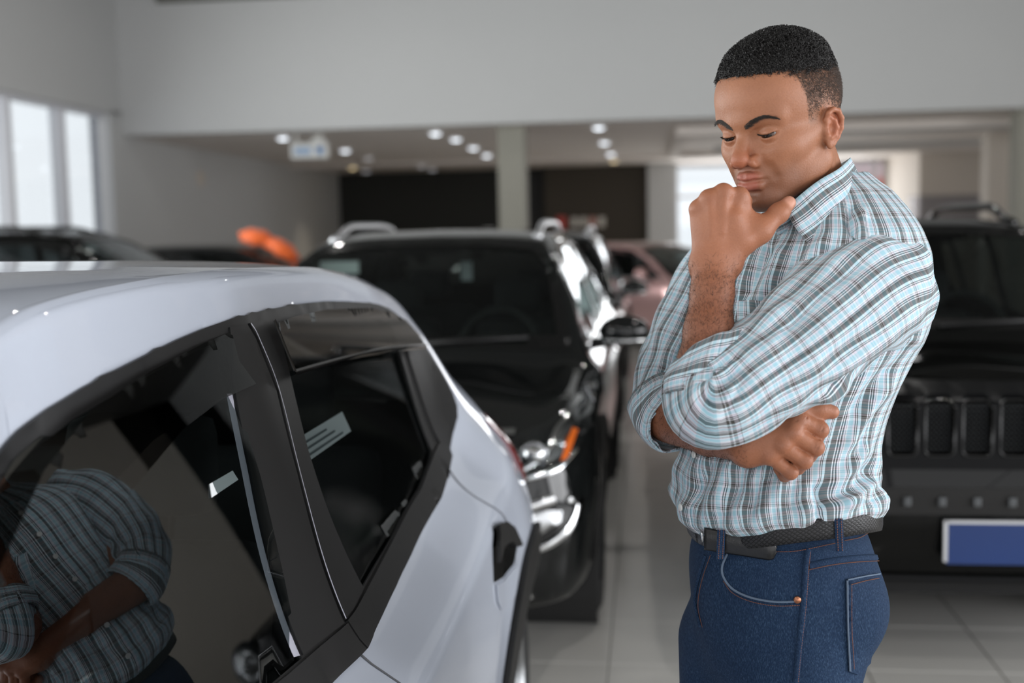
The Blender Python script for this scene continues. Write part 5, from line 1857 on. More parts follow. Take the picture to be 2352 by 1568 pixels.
# thumb
Tc, Tm, Ti, Tt = A_(1684, 570, 1.566), A_(1745, 530, 1.566), A_(1789, 489, 1.574), A_(1812, 466, 1.583)
va.chain([Tc, Tm, Ti, Tt], [.0215, .0165, .0122, .0098], .010)
va.ell(Ti - VIEW * .001, (.0128, .0128, .0122), .005)
va.chain([A_(1702, 470, 1.566), A_(1716, 510, 1.568), A_(1742, 520, 1.568)], [.0115, .0115, .011], .014)
va.chain([A_(1688, 500, 1.55), A_(1700, 545, 1.556)], [.009, .012], .014)
# faint tendons on the back of the hand
for i in range(3):
    va.cone(Lm[i] * .9 + Lb[i] * .1 - VIEW * .0105, Lm[i] * .35 + Lb[i] * .65 - VIEW * .0125, .0032, .0022, .008)
LP, LF = va.mesh(); LP = relax(LP, LF, 1)
# right arm: crosses the belly, hand tucked under the left elbow, back of the hand to the camera
Re = A_(1540, 955, 1.80)
Rw = A_(1718, 1020, 1.556)
Rm = [A_(1836, 966, 1.534), A_(1820, 994, 1.527), A_(1796, 1022, 1.529), A_(1768, 1046, 1.537)]
Rp = [A_(1882, 987, 1.538), A_(1872, 1027, 1.531), A_(1846, 1058, 1.533), A_(1815, 1084, 1.539)]
Rd = [A_(1872, 1012, 1.560), A_(1858, 1046, 1.556), A_(1832, 1074, 1.557), A_(1802, 1092, 1.560)]
Rt = [A_(1850, 1006, 1.566), A_(1836, 1034, 1.566), A_(1812, 1056, 1.566), A_(1790, 1076, 1.566)]
Rb = [A_(1752, 992, 1.552), A_(1744, 1004, 1.546), A_(1736, 1020, 1.546), A_(1730, 1036, 1.553)]
lo_, hi_ = bounds(Rm + Rp + [Re, Rw, A_(1930, 945, 1.54)], .06)
vb = Vol(lo_, hi_, .0018)
vb.chain([Re, Re * .45 + Rw * .55, Rw], [.043, .036, .0265], .01)
vb.cone(A_(1722, 998, 1.556), A_(1716, 1040, 1.558), .020, .020, .012)
for i in range(4):
    vb.cone(Rb[i], Rm[i], .0155, .0128, .012)
    vb.ell(Rm[i] - VIEW * .0035, (.0118, .0118, .0112), .006)
    r0 = [.0124, .0124, .0118, .0105][i]
    vb.chain([Rm[i], Rp[i]], [r0, r0 * .92], .0016)
    vb.chain([Rp[i], Rd[i], Rt[i]], [r0 * .92, r0 * .85, r0 * .8], .0016)
    vb.ell(Rp[i] - VIEW * .0015, (r0 * 1.02,) * 3, .003)
for i in range(3):
    a_ = (Rm[i] + Rm[i + 1]) * .5; b_ = (Rp[i] + Rp[i + 1]) * .5
    vb.chain([a_ * .7 + b_ * .3 - VIEW * .0125, a_ * .4 + b_ * .6 - VIEW * .0118, b_ - VIEW * .009], [.0006, .0014, .0018], .003, 'cut')
vb.cone(A_(1760, 1000, 1.548), A_(1800, 1000, 1.545), .019, .017, .014)
RTc, RTm, RTi, RTt = A_(1765, 980, 1.555), A_(1838, 940, 1.548), A_(1880, 940, 1.546), A_(1911, 946, 1.546)
vb.chain([RTc, RTm, RTi, RTt], [.018, .0138, .0122, .0098], .008)
# skin folds between thumb and first knuckle
for k in range(3):
    vb.chain([A_(1838 + 9 * k, 950, 1.527), A_(1830 + 9 * k, 968, 1.521)], [.0010, .0010], .002, 'cut')
for i in range(4):
    ax_f = Rp[i] - Rm[i]; ax_f /= np.linalg.norm(ax_f)
    sd_f = np.cross(ax_f, VIEW); sd_f /= np.linalg.norm(sd_f)
    for k in (-.004, .0, .004):
        c_ = Rp[i] - ax_f * .004 + ax_f * k - VIEW * .0128
        vb.chain([c_ - sd_f * .006, c_ + sd_f * .006], [.0007, .0007], .0015, 'cut')
RP, RF = vb.mesh(); RP = relax(RP, RF, 1)

# hidden core that joins head, arms and trunk inside the clothes
PB = math.radians(15)
BF = -math.cos(PB) * RH - math.sin(PB) * AH
BL = math.sin(PB) * RH - math.cos(PB) * AH
B0 = Vector(MAN_AT)
bw = lambda f, l, z: np.array(B0 + BF * f + BL * l + Vector((0, 0, z)), np.float32)
NECK = head_w(np.array([-.062, 0, -.19])).astype(np.float32)
sp_top = np.array(at(1885, 500, D0), np.float32)
Ls, Rs = np.array(at(1985, 640, 1.615), np.float32), np.array(at(1830, 610, 1.86), np.float32)
lo_, hi_ = bounds([bw(.2, .25, .02), bw(-.2, -.25, .02), sp_top, NECK, Le, Re, Ls, Rs], .06)
vc = Vol(lo_, hi_, .007)
vc.chain([NECK, sp_top - np.array([0, 0, .03], np.float32), np.array(at(1862, 740, D0)), np.array(at(1800, 980, D0)), bw(0, 0, .98)], [.045, .055, .09, .085, .09], .03)
sp2 = sp_top - np.array([0, 0, .05], np.float32)
vc.chain([sp2, Ls], [.045, .040], .03); vc.chain([sp2, Rs], [.045, .040], .03)
vc.chain([Ls, Le], [.044, .036], .02); vc.chain([Rs, Re], [.044, .036], .02)
for sg, fo in ((1, 0), (-1, .03)):
    vc.chain([bw(0, sg * .07, .92), bw(.02 + fo, sg * .085, .50), bw(fo, sg * .09, .07)], [.075, .05, .04], .03)
    vc.chain([bw(fo, sg * .09, .07), bw(fo + .14, sg * .10, .045)], [.035, .028], .02)
CP, CFc = vc.mesh()
n0, n1, n2, n3 = len(HP), len(LP), len(RP), len(CP)
allP = np.concatenate([head_w(HP), LP, RP, CP])
allFc = np.concatenate([HFc, LF + n0, RF + n0 + n1, CFc + n0 + n1 + n2])
zer = np.zeros(n1 + n2 + n3)


def near(P, c, r):
    return np.exp(-(np.linalg.norm(P - np.array(c), axis=1) / r) ** 2)


toward = lambda P, c: ((P - np.array(c)) @ VIEW) < -.004
nail = np.concatenate([np.zeros(n0), np.clip(near(LP, A_(1816, 461, 1.574), .0075) * 2.2, 0, 1) * toward(LP, Tt), np.clip(near(RP, A_(1918, 943, 1.537), .006) * 1.2, 0, 1) * .3, np.zeros(n3)])
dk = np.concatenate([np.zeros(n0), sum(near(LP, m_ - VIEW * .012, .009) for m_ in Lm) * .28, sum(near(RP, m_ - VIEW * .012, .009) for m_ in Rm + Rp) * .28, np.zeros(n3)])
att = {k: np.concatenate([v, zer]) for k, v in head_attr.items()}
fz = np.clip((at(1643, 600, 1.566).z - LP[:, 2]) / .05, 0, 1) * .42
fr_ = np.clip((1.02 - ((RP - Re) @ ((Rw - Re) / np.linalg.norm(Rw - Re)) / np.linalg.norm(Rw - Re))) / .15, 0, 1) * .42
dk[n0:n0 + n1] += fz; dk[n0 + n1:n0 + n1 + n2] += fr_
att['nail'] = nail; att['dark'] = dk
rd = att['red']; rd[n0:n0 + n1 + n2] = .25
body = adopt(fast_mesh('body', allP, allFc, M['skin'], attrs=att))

# fine dark hair on the forearms
def arm_hair(P, F, mask, n, seed, axis):
    ps_, nn_ = scatter(P, F, mask.astype(float), n, seed)
    N_ = vnormals(P, F)
    r2_ = np.random.default_rng(seed)
    ctr = ps_ + nn_ * .002
    dv = nn_ * .16 + axis + r2_.normal(0, .45, (n, 3)); dv /= np.linalg.norm(dv, axis=1)[:, None]
    L_ = r2_.uniform(.003, .007, n)
    bd = r2_.normal(0, .5, (n, 3))
    q_ = np.linspace(0, 1, 4)
    pth = ps_[:, None, :] + dv[:, None, :] * (L_[:, None] * q_)[..., None] + bd[:, None, :] * (L_[:, None] * q_ ** 2 * .5)[..., None]
    return strands(pth, np.array([.00011, .00010, .00008, .00004]))


def out_normals(P, F):
    return None


M['arm_hair'] = mat('dark_arm_hair', (0.02, 0.013, 0.009), 0.5)
zl = LP[:, 2]
wz = at(1643, 585, 1.566).z
axl = (Lw - Le); axl /= np.linalg.norm(axl)
V_, F_ = arm_hair(LP, LF, (zl < wz) * np.clip((wz - zl) / .03, .15, 1), 12000, 21, axl * .6)
adopt(fast_mesh('forearm_hair', V_, F_, M['arm_hair']))
axr = (Rw - Re); axr /= np.linalg.norm(axr)
tr_ = (RP - Re) @ axr / np.linalg.norm(Rw - Re)
V_, F_ = arm_hair(RP, RF, (tr_ < 1.08) * 1.0, 7000, 22, axr * .6)
adopt(fast_mesh('forearm_hair', V_, F_, M['arm_hair']))


# ------------------------------------------------------------------ clothes
def plaid_material():
    mt = bpy.data.materials.new('plaid_cotton')
    mt.use_nodes = True
    nt = mt.node_tree
    b = nt.nodes['Principled BSDF']
    b.inputs['Roughness'].default_value = 0.8
    b.inputs['Specular IOR Level'].default_value = 0.25
    b.inputs['Sheen Weight'].default_value = 0.15
    uv = nt.nodes.new('ShaderNodeUVMap'); uv.uv_map = 'UVMap'
    sx = nt.nodes.new('ShaderNodeSeparateXYZ')
    nt.links.new(uv.outputs[0], sx.inputs[0])
    G2 = srgb(96, 93, 90)
    Wt, Bl, Gr, Kk, Pk, B2 = srgb(220, 224, 230), srgb(158, 198, 212), srgb(54, 53, 48), srgb(6, 6, 10), srgb(212, 207, 219), srgb(192, 218, 228)

    def ramp(sock, period, stops):
        d = nt.nodes.new('ShaderNodeMath'); d.operation = 'DIVIDE'; d.inputs[1].default_value = period
        fr = nt.nodes.new('ShaderNodeMath'); fr.operation = 'FRACT'
        nt.links.new(sock, d.inputs[0]); nt.links.new(d.outputs[0], fr.inputs[0])
        r = nt.nodes.new('ShaderNodeValToRGB')
        r.color_ramp.interpolation = 'CONSTANT'
        el = r.color_ramp.elements
        while len(el) < len(stops):
            el.new(0.5)
        for e, (p, c) in zip(el, stops):
            e.position = p; e.color = c
        nt.links.new(fr.outputs[0], r.inputs[0])
        return r.outputs[0]
    warp = ramp(sx.outputs[0], .0305, [(0, Gr), (.22, Wt), (.255, Kk), (.31, Wt), (.34, Kk), (.395, Pk), (.46, Gr), (.475, Wt), (.53, Bl), (.71, Pk), (.785, Kk), (.82, Wt), (.855, Kk), (.89, B2)])
    weft = ramp(sx.outputs[1], .036, [(0, Bl), (.17, Pk), (.27, G2), (.285, Wt), (.36, Bl), (.43, Wt), (.46, Bl), (.53, Wt), (.62, B2), (.72, G2), (.735, Pk), (.80, G2), (.845, Wt), (.87, G2), (.90, Wt)])
    mx = nt.nodes.new('ShaderNodeMix'); mx.data_type = 'RGBA'; mx.inputs['Factor'].default_value = 0.35
    nt.links.new(warp, mx.inputs['A']); nt.links.new(weft, mx.inputs['B'])
    bw_ = nt.nodes.new('ShaderNodeRGBToBW')          # dark warp yarns lie on top of the weave
    mr = nt.nodes.new('ShaderNodeMapRange'); mr.inputs['To Min'].default_value = 0.24; mr.inputs['To Max'].default_value = 0.52
    nt.links.new(warp, bw_.inputs[0]); nt.links.new(bw_.outputs[0], mr.inputs[0]); nt.links.new(mr.outputs[0], mx.inputs['Factor'])
    nt.links.new(mx.outputs['Result'], b.inputs['Base Color'])
    tc = nt.nodes.new('ShaderNodeTexCoord')
    n = nt.nodes.new('ShaderNodeTexNoise'); n.inputs['Scale'].default_value = 45; n.inputs['Detail'].default_value = 3
    nt.links.new(tc.outputs['Object'], n.inputs['Vector'])
    bp = nt.nodes.new('ShaderNodeBump'); bp.inputs['Strength'].default_value = 0.25; bp.inputs['Distance'].default_value = 0.004
    nt.links.new(n.outputs['Fac'], bp.inputs['Height'])
    nt.links.new(bp.outputs['Normal'], b.inputs['Normal'])
    return mt


M['plaid'] = plaid_material()
M['button'] = mat('pale_shirt_button', srgb(225, 226, 224), 0.3)
CAMN = np.array(CAM)


def to_px(P):
    q = np.asarray(P) - CAMN
    zc = q @ np.array(CF)
    return 1176 + FPX * (q @ np.array(CR)) / zc, 784 - FPX * (q @ np.array(CU)) / zc


def folds(P, N, strokes):
    """Push cloth in or out along drawn crease lines (amp in metres, width in frame pixels); only the side that faces the room's front."""
    px, py = to_px(P)
    facing = np.clip(-(N @ VIEW) * 2 + .3, 0, 1)
    out = np.zeros(len(P))
    for pts, amp, w in strokes:
        d = np.full(len(P), 1e9); tt_ = np.zeros(len(P))
        L = len(pts) - 1
        for i in range(L):
            a = np.array(pts[i], float); b = np.array(pts[i + 1], float)
            ab = b - a
            t = np.clip(((px - a[0]) * ab[0] + (py - a[1]) * ab[1]) / (ab @ ab), 0, 1)
            dd = np.hypot(px - a[0] - ab[0] * t, py - a[1] - ab[1] * t)
            k = dd < d
            tt_[k] = (i + t[k]) / L
            d = np.minimum(d, dd)
        out += amp * np.exp(-(d / w) ** 2) * np.clip(np.minimum(tt_, 1 - tt_) * 5 + .25, 0, 1)
    return P + N * (out * facing)[:, None]


def grid_mesh(name, G, uv, mt, closed=True, thick=0.0, orient=None):
    """Quad sheet from a rows x columns x 3 array; closed joins the last column to the first with its own uv seam."""
    n, m_ = G.shape[:2]
    V_ = G.reshape(-1, 3)
    idx = np.arange(n * m_).reshape(n, m_)
    F_ = np.stack([idx[:-1, :-1], idx[:-1, 1:], idx[1:, 1:], idx[1:, :-1]], -1).reshape(-1, 4)
    o = fast_mesh(name, V_, F_, mt, uvs=uv.reshape(-1, 2))
    if thick:
        md = o.modifiers.new('cloth', 'SOLIDIFY'); md.thickness = thick; md.offset = 0
    return o


def grid_normals(G, closed=True):
    du = np.gradient(G, axis=0)
    if closed:
        c = G[:, :-1]
        dv = (np.roll(c, -1, 1) - np.roll(c, 1, 1))
        dv = np.concatenate([dv, dv[:, :1]], 1)
    else:
        dv = np.gradient(G, axis=1)
    N = np.cross(du, dv)
    return N / np.maximum(1e-12, np.linalg.norm(N, axis=2))[..., None]


# trunk of the shirt: rings from hem to neck
TK = [(1215, 1795, .146, .128), (1200, 1791, .154, .140), (1180, 1786, .162, .149), (1160, 1784, .163, .150), (1120, 1779, .158, .141), (1050, 1785, .154, .135), (980, 1798, .154, .132), (900, 1816, .158, .137), (820, 1842, .164, .145), (740, 1868, .170, .151),
      (660, 1876, .174, .149), (590, 1882, .178, .138), (540, 1886, .170, .122), (500, 1892, .148, .108), (465, 1900, .118, .092), (440, 1905, .094, .080), (420, 1905, .074, .066), (400, 1900, .060, .056)]
TK = TK[::-1]
tk = np.array(TK, float)
pyq = np.linspace(400, 1215, 250)
NT = 260
th = np.linspace(0, 2 * np.pi, NT + 1)
cxq = pchip(tk[:, 0], tk[:, 1], pyq); aq = pchip(tk[:, 0], tk[:, 2], pyq); bq = pchip(tk[:, 0], tk[:, 3], pyq)
G = np.zeros((len(pyq), NT + 1, 3)); UV = np.zeros((len(pyq), NT + 1, 2))
vv = 0
for i, py in enumerate(pyq):
    c = np.array(at(cxq[i], py, D0))
    ct, st_ = np.cos(th), np.sin(th)
    e = 2 / 2.35
    f2 = bq[i] * np.sign(ct) * np.abs(ct) ** e
    l2 = aq[i] * np.sign(st_) * np.abs(st_) ** e
    dz = .036 * np.abs(st_) ** 1.3 * np.clip((py - 960) / 220, 0, 1) + .010 * np.clip(-ct, 0, 1) * np.clip((py - 1100) / 90, 0, 1)
    G[i] = c + f2[:, None] * np.array(BF) + l2[:, None] * np.array(BL)
    G[i, :, 2] += dz
    if i:
        vv += np.linalg.norm(np.array(at(cxq[i], py, D0)) - np.array(at(cxq[i - 1], pyq[i - 1], D0)))
    UV[i, :, 0] = th * .158 + .004
    UV[i, :, 1] = vv
N = grid_normals(G)
if np.mean(np.sum(N * (G - G.mean(axis=1, keepdims=True)), axis=2)) < 0:
    N = -N
# general slackness: slow waves that grow towards the hem
yy = pyq[:, None]
wav = (.0035 * np.sin(th[None, :] * 9 + 1.5 * np.sin(yy / 46)) + .0028 * np.sin(th[None, :] * 17 + yy / 33 + 1.2 * np.sin(yy / 70 + th[None, :] * 3))) * np.clip((yy - 900) / 200, .12, 1)
wav += .0035 * np.sin(yy / 15 + 2.2 * np.sin(th[None, :] * 4)) * np.clip((yy - 960) / 120, 0, 1) * np.clip((1180 - yy) / 40, 0, 1) * .7
wav *= np.clip((1212 - yy) / 60, .15, 1)
wav[:, -1] = wav[:, 0]
G = G + N * wav[..., None]
shp = G.shape
st_torso = [([(1990, 1010), (1950, 1080), (1890, 1120)], .010, 16), ([(1995, 1060), (1960, 1120), (1900, 1150)], -.008, 12), ([(2005, 1100), (1975, 1140), (1935, 1165)], .009, 13),
            ([(1870, 1110), (1885, 1150), (1880, 1200)], -.010, 10), ([(1840, 1110), (1850, 1160), (1845, 1205)], .008, 14), ([(1760, 1080), (1730, 1130), (1720, 1200)], -.006, 12), ([(1690, 1040), (1660, 1110), (1650, 1200)], .006, 14),
            ([(1640, 1050), (1610, 1120), (1600, 1190)], -.006, 10), ([(1795, 1110), (1790, 1160), (1800, 1200)], .005, 12),
            ([(2060, 830), (1990, 900), (1950, 960)], -.008, 14), ([(2050, 870), (1985, 960), (1940, 1040)], .009, 16), ([(2020, 920), (1975, 1000), (1960, 1060)], -.006, 10),
            ([(1775, 560), (1740, 620), (1705, 690)], -.009, 11), ([(1800, 560), (1770, 640), (1720, 740)], .008, 13), ([(1840, 580), (1800, 660), (1760, 720)], -.008, 12), ([(1905, 540), (1860, 590), (1800, 650)], .007, 14),
            ([(2100, 690), (2112, 730), (2085, 800)], .010, 20), ([(1960, 470), (1945, 510), (1965, 550)], -.008, 9), ([(1985, 480), (1975, 520), (1985, 560)], .006, 11)]
P2 = folds(G.reshape(-1, 3), N.reshape(-1, 3), st_torso)
G = P2.reshape(shp)
G[:, -1] = G[:, 0]
shirt = adopt(grid_mesh('shirt', G, UV, M['plaid'], thick=.0016))
shirt_bvh = BVHTree.FromPolygons([Vector(p) for p in G.reshape(-1, 3).tolist()], [tuple(int(q_) for q_ in f) for f in np.stack([np.arange((shp[0] - 1) * shp[1]).reshape(shp[0] - 1, shp[1])[:, :-1], np.arange((shp[0] - 1) * shp[1]).reshape(shp[0] - 1, shp[1])[:, 1:], np.arange(shp[1], shp[0] * shp[1]).reshape(shp[0] - 1, shp[1])[:, 1:], np.arange(shp[1], shp[0] * shp[1]).reshape(shp[0] - 1, shp[1])[:, :-1]], -1).reshape(-1, 4)])


def sleeve(name, key, strokes, u0=0.0, nr=150, nc=84, flatten=0.85, waves=.0025, tilt=0.0, ref=None):
    """Tube of cloth along key points (px, py, depth, radius)."""
    kp = np.array([at(a, b, c) for a, b, c, r in key]); kr = np.array([k[3] for k in key])
    s_ = np.concatenate([[0], np.cumsum(np.linalg.norm(np.diff(kp, axis=0), axis=1))])
    q_ = np.linspace(0, s_[-1], nr)
    line = np.array([tuple(p) for p in smooth_line(kp.tolist(), 300)])
    ls = np.concatenate([[0], np.cumsum(np.linalg.norm(np.diff(line, axis=0), axis=1))])
    q2 = np.linspace(0, ls[-1], nr)
    path = np.stack([np.interp(q2, ls, line[:, i]) for i in range(3)], -1)
    rad = pchip(s_ / s_[-1], kr, q2 / q2[-1])
    tg = np.gradient(path, axis=0)
    for _ in range(6):
        tg[1:-1] = (tg[:-2] + tg[1:-1] * 2 + tg[2:]) / 4
    tg /= np.linalg.norm(tg, axis=1)[:, None]
    th_ = np.linspace(0, 2 * np.pi, nc + 1)
    G_ = np.zeros((nr, nc + 1, 3)); U_ = np.zeros((nr, nc + 1, 2))
    up = -np.array(CF)
    for i in range(nr):
        u1 = up - tg[i] * (up @ tg[i]); u1 /= np.linalg.norm(u1)
        v1 = np.cross(tg[i], u1)
        G_[i] = path[i] + rad[i] * (np.cos(th_)[:, None] * u1 * flatten + np.sin(th_)[:, None] * v1)
        U_[i, :, 0] = th_ * .082 + u0
        U_[i, :, 1] = q2[i]
    N_ = grid_normals(G_)
    if np.mean(np.sum(N_ * (G_ - path[:, None, :]), axis=2)) < 0:
        N_ = -N_
    wv = waves * (np.sin(th_[None, :] * 5 + q2[:, None] * 40 + 1.3 * np.sin(q2[:, None] * 23)) + .7 * np.sin(th_[None, :] * 9 - q2[:, None] * 55))
    wv[:, -1] = wv[:, 0]
    G_ = G_ + N_ * wv[..., None]
    P_ = folds(G_.reshape(-1, 3), N_.reshape(-1, 3), strokes).reshape(G_.shape)
    P_[:, -1] = P_[:, 0]
    return P_, U_


# left sleeve: from the shoulder across the chest to the bent elbow, cuff rolled on the forearm
kL = [(2048, 640, 1.640, .082), (1990, 672, 1.600, .090), (1905, 740, 1.560, .084), (1812, 812, 1.530, .075), (1732, 868, 1.510, .068), (1672, 912, 1.500, .062), (1634, 922, 1.502, .060), (1618, 896, 1.510, .053), (1618, 880, 1.514, .050)]
sl = [([(1700, 812), (1650, 842), (1590, 870)], -.007, 8), ([(1700, 830), (1650, 868), (1592, 905)], .006, 9), ([(1702, 842), (1655, 895), (1600, 945)], -.007, 8), ([(1705, 850), (1665, 915), (1620, 985)], .006, 9), ([(1708, 855), (1685, 930), (1655, 1000)], -.005, 9),
      ([(1960, 575), (1870, 640), (1770, 745)], .006, 14), ([(1985, 600), (1890, 675), (1790, 775)], -.006, 11), ([(1900, 600), (1820, 690), (1740, 800)], -.005, 11),
      ([(2065, 800), (1980, 850), (1890, 905)], -.012, 9), ([(2060, 825), (1970, 878), (1870, 925)], .010, 12), ([(2070, 760), (1980, 815), (1880, 880)], .006, 14), ([(2060, 690), (1950, 760), (1850, 850)], .003, 16), ([(2030, 720), (1930, 800), (1800, 900)], -.003, 14)]
G_, U_ = sleeve('sleeve', kL, sl, u0=.010)
adopt(grid_mesh('sleeve', G_, U_, M['plaid'], thick=.0016))
# rolled cuff of the left sleeve
kc = [(1622, 915, 1.509, .0560), (1624, 868, 1.516, .0585), (1632, 822, 1.525, .0560), (1638, 800, 1.531, .0515)]
G_, U_ = sleeve('cuff', kc, [([(1575, 860), (1640, 830), (1700, 815)], -.004, 6), ([(1575, 885), (1640, 862), (1690, 850)], .004, 7)], u0=.004, nr=50, waves=.0014)
# the roll is wider below and tilts towards the elbow
ctr = G_.mean(axis=1, keepdims=True)
tlt = np.linspace(0, 1, 50)[:, None] * .72
rel = G_ - ctr
G_ = G_ + np.array(CU)[None, None, :] * ((rel @ np.array(CR)) * tlt)[..., None]
adopt(grid_mesh('rolled_cuff', G_, U_[..., ::-1] * np.array([1.0, 1.0]), M['plaid'], thick=.003))
# right sleeve, on the far side
kR = [(1800, 560, 1.88, .088), (1690, 640, 1.89, .085), (1620, 740, 1.88, .078), (1570, 840, 1.86, .072), (1545, 905, 1.835, .066), (1540, 945, 1.805, .060), (1562, 965, 1.775, .054)]
sr = [([(1590, 780), (1560, 820), (1520, 850)], -.008, 9), ([(1595, 810), (1565, 850), (1520, 885)], .008, 9), ([(1598, 850), (1560, 885), (1515, 910)], -.008, 9), ([(1590, 880), (1550, 915), (1515, 950)], .006, 8)]
G_, U_ = sleeve('sleeve', kR, sr, u0=.017, nr=120)
adopt(grid_mesh('sleeve', G_, U_, M['plaid'], thick=.0016))
kc2 = [(1536, 915, 1.825, .066), (1548, 945, 1.800, .066), (1566, 962, 1.776, .060)]
G_, U_ = sleeve('cuff', kc2, [], u0=.004, nr=36, waves=.001)
adopt(grid_mesh('rolled_cuff', G_, U_[..., ::-1], M['plaid'], thick=.003))


def patch(name, rows, mt, uv_scale, n=40, m_=14, thick=.002, lift=None, uv0=(0, 0), bulge=0.0):
    """Cloth patch lofted between drawn rows of (px, py, depth) points."""
    R_ = [np.array([tuple(p) for p in smooth_line([at(*q_) for q_ in r], 60)]) for r in rows]
    out = []
    for r in R_:
        s_ = np.concatenate([[0], np.cumsum(np.linalg.norm(np.diff(r, axis=0), axis=1))])
        q_ = np.linspace(0, s_[-1], n)
        out.append(np.stack([np.interp(q_, s_, r[:, i]) for i in range(3)], -1))
    K = np.array(out)
    t_ = np.linspace(0, 1, len(rows))
    tq = np.linspace(0, 1, m_)
    G_ = np.zeros((m_, n, 3))
    for i in range(n):
        for c_ in range(3):
            G_[:, i, c_] = pchip(t_, K[:, i, c_], tq) if len(rows) > 2 else np.interp(tq, t_, K[:, i, c_])
    a = np.linalg.norm(np.diff(G_[:, n // 2], axis=0), axis=1); a = np.concatenate([[0], np.cumsum(a)])
    b = np.linalg.norm(np.diff(G_[m_ // 2], axis=0), axis=1); b = np.concatenate([[0], np.cumsum(b)])
    U_ = np.stack(np.meshgrid(b, a), -1)
    U_ = np.stack([U_[..., 1] * uv_scale + uv0[0], U_[..., 0] * uv_scale + uv0[1]], -1)
    return grid_mesh(name, G_, U_, mt, thick=thick)


# collar: near leaf, far leaf, inner band
nearc = patch('collar_leaf', [[(1946, 366, 1.760), (1951, 364, 1.705), (1925, 388, 1.640), (1880, 415, 1.612), (1838, 448, 1.600), (1803, 480, 1.594)],
                              [(1962, 396, 1.775), (1968, 398, 1.712), (1945, 428, 1.634), (1900, 462, 1.600), (1858, 498, 1.588), (1826, 520, 1.584)],
                              [(1974, 432, 1.785), (1982, 436, 1.716), (1964, 472, 1.640), (1926, 505, 1.602), (1890, 532, 1.588), (1856, 557, 1.580)]], M['plaid'], 1.0, thick=.003, uv0=(.0165, .005))
adopt(nearc)
farc = patch('collar_leaf', [[(1951, 364, 1.735), (1905, 392, 1.79), (1850, 430, 1.80), (1790, 470, 1.765), (1752, 490, 1.70)],
                             [(1966, 396, 1.742), (1915, 430, 1.80), (1850, 470, 1.815), (1785, 505, 1.78), (1740, 520, 1.70)],
                             [(1980, 436, 1.745), (1920, 470, 1.815), (1850, 505, 1.83), (1780, 540, 1.79), (1722, 545, 1.69)]], M['plaid'], 1.0, thick=.003)
adopt(farc)
band = patch('collar_band', [[(1948, 367, 1.712), (1925, 391, 1.648), (1880, 419, 1.620), (1838, 452, 1.608), (1803, 484, 1.602), (1775, 500, 1.615)],
                             [(1955, 440, 1.73), (1935, 460, 1.69), (1890, 480, 1.66), (1850, 505, 1.64), (1815, 525, 1.625), (1785, 540, 1.625)]], M['plaid'], 1.0)
adopt(band)

# button placket down the front, buttons, breast pocket
ic = 0
i0_ = int(np.argmin(np.abs(pyq - 520)))
rows = range(i0_, 246)
Pk = []
for i in rows:
    r0 = []
    for dth in np.linspace(-.10, .10, 7):
        j = int(round(((dth % (2 * np.pi)) / (2 * np.pi)) * NT)) % NT
        c = G.reshape(shp)[i, j]
        r0.append(c + np.array(BF) * .0028)
    Pk.append(r0)
Pk = np.array(Pk)
Up = np.stack([np.broadcast_to(np.linspace(-.016, .016, 7), Pk.shape[:2]), np.broadcast_to(UV[i0_:246, 0, 1][:, None], Pk.shape[:2])], -1)
adopt(grid_mesh('button_placket', Pk, Up, M['plaid'], thick=.0016))
for py in (563, 655, 745, 838, 935, 1030, 1145):
    i = int(np.argmin(np.abs(pyq - py)))
    c = G[i, 0] + np.array(BF) * .006
    e = Vector(BF)
    q_ = e.to_track_quat('Z', 'Y').to_matrix()
    Vb, Fb = [], []
    prof = [(.0001, .0012), (.003, .0012), (.0048, .0022), (.0056, .0012), (.0056, -.001), (.0001, -.001)]
    for r_b, h_b in prof:
        for k in range(16):
            a = 2 * math.pi * k / 16
            Vb.append(Vector(c) + q_ @ Vector((r_b * math.cos(a), r_b * math.sin(a), h_b)))
    for s_b in range(len(prof) - 1):
        for k in range(16):
            k2 = (k + 1) % 16
            Fb.append((s_b * 16 + k, s_b * 16 + k2, s_b * 16 + 16 + k2, s_b * 16 + 16 + k))
    adopt(mesh_obj('shirt_button', Vb, Fb, M['button']))


def drape(px, py, bvh, lift=.003):
    d = (at(px, py, 2) - CAM).normalized()
    l, n_, _, _ = bvh.ray_cast(CAM, d)
    if l is None:
        return None, None
    if n_.dot(d) > 0:
        n_ = -n_
    return l + n_ * lift, n_


vs, fs = fill2d([(1697, 694), (1735, 690), (1790, 686), (1785, 830), (1745, 845), (1702, 815)], (), 9)
Pp = [drape(v[0], v[1], shirt_bvh, .004)[0] for v in vs]
if all(p is not None for p in Pp):
    uvp = [((v[0] - 1697) / 1600 + .012, (v[1] - 690) / 1600 + .01) for v in vs]
    adopt(mesh_obj('breast_pocket', Pp, fs, M['plaid'], uvs=uvp))
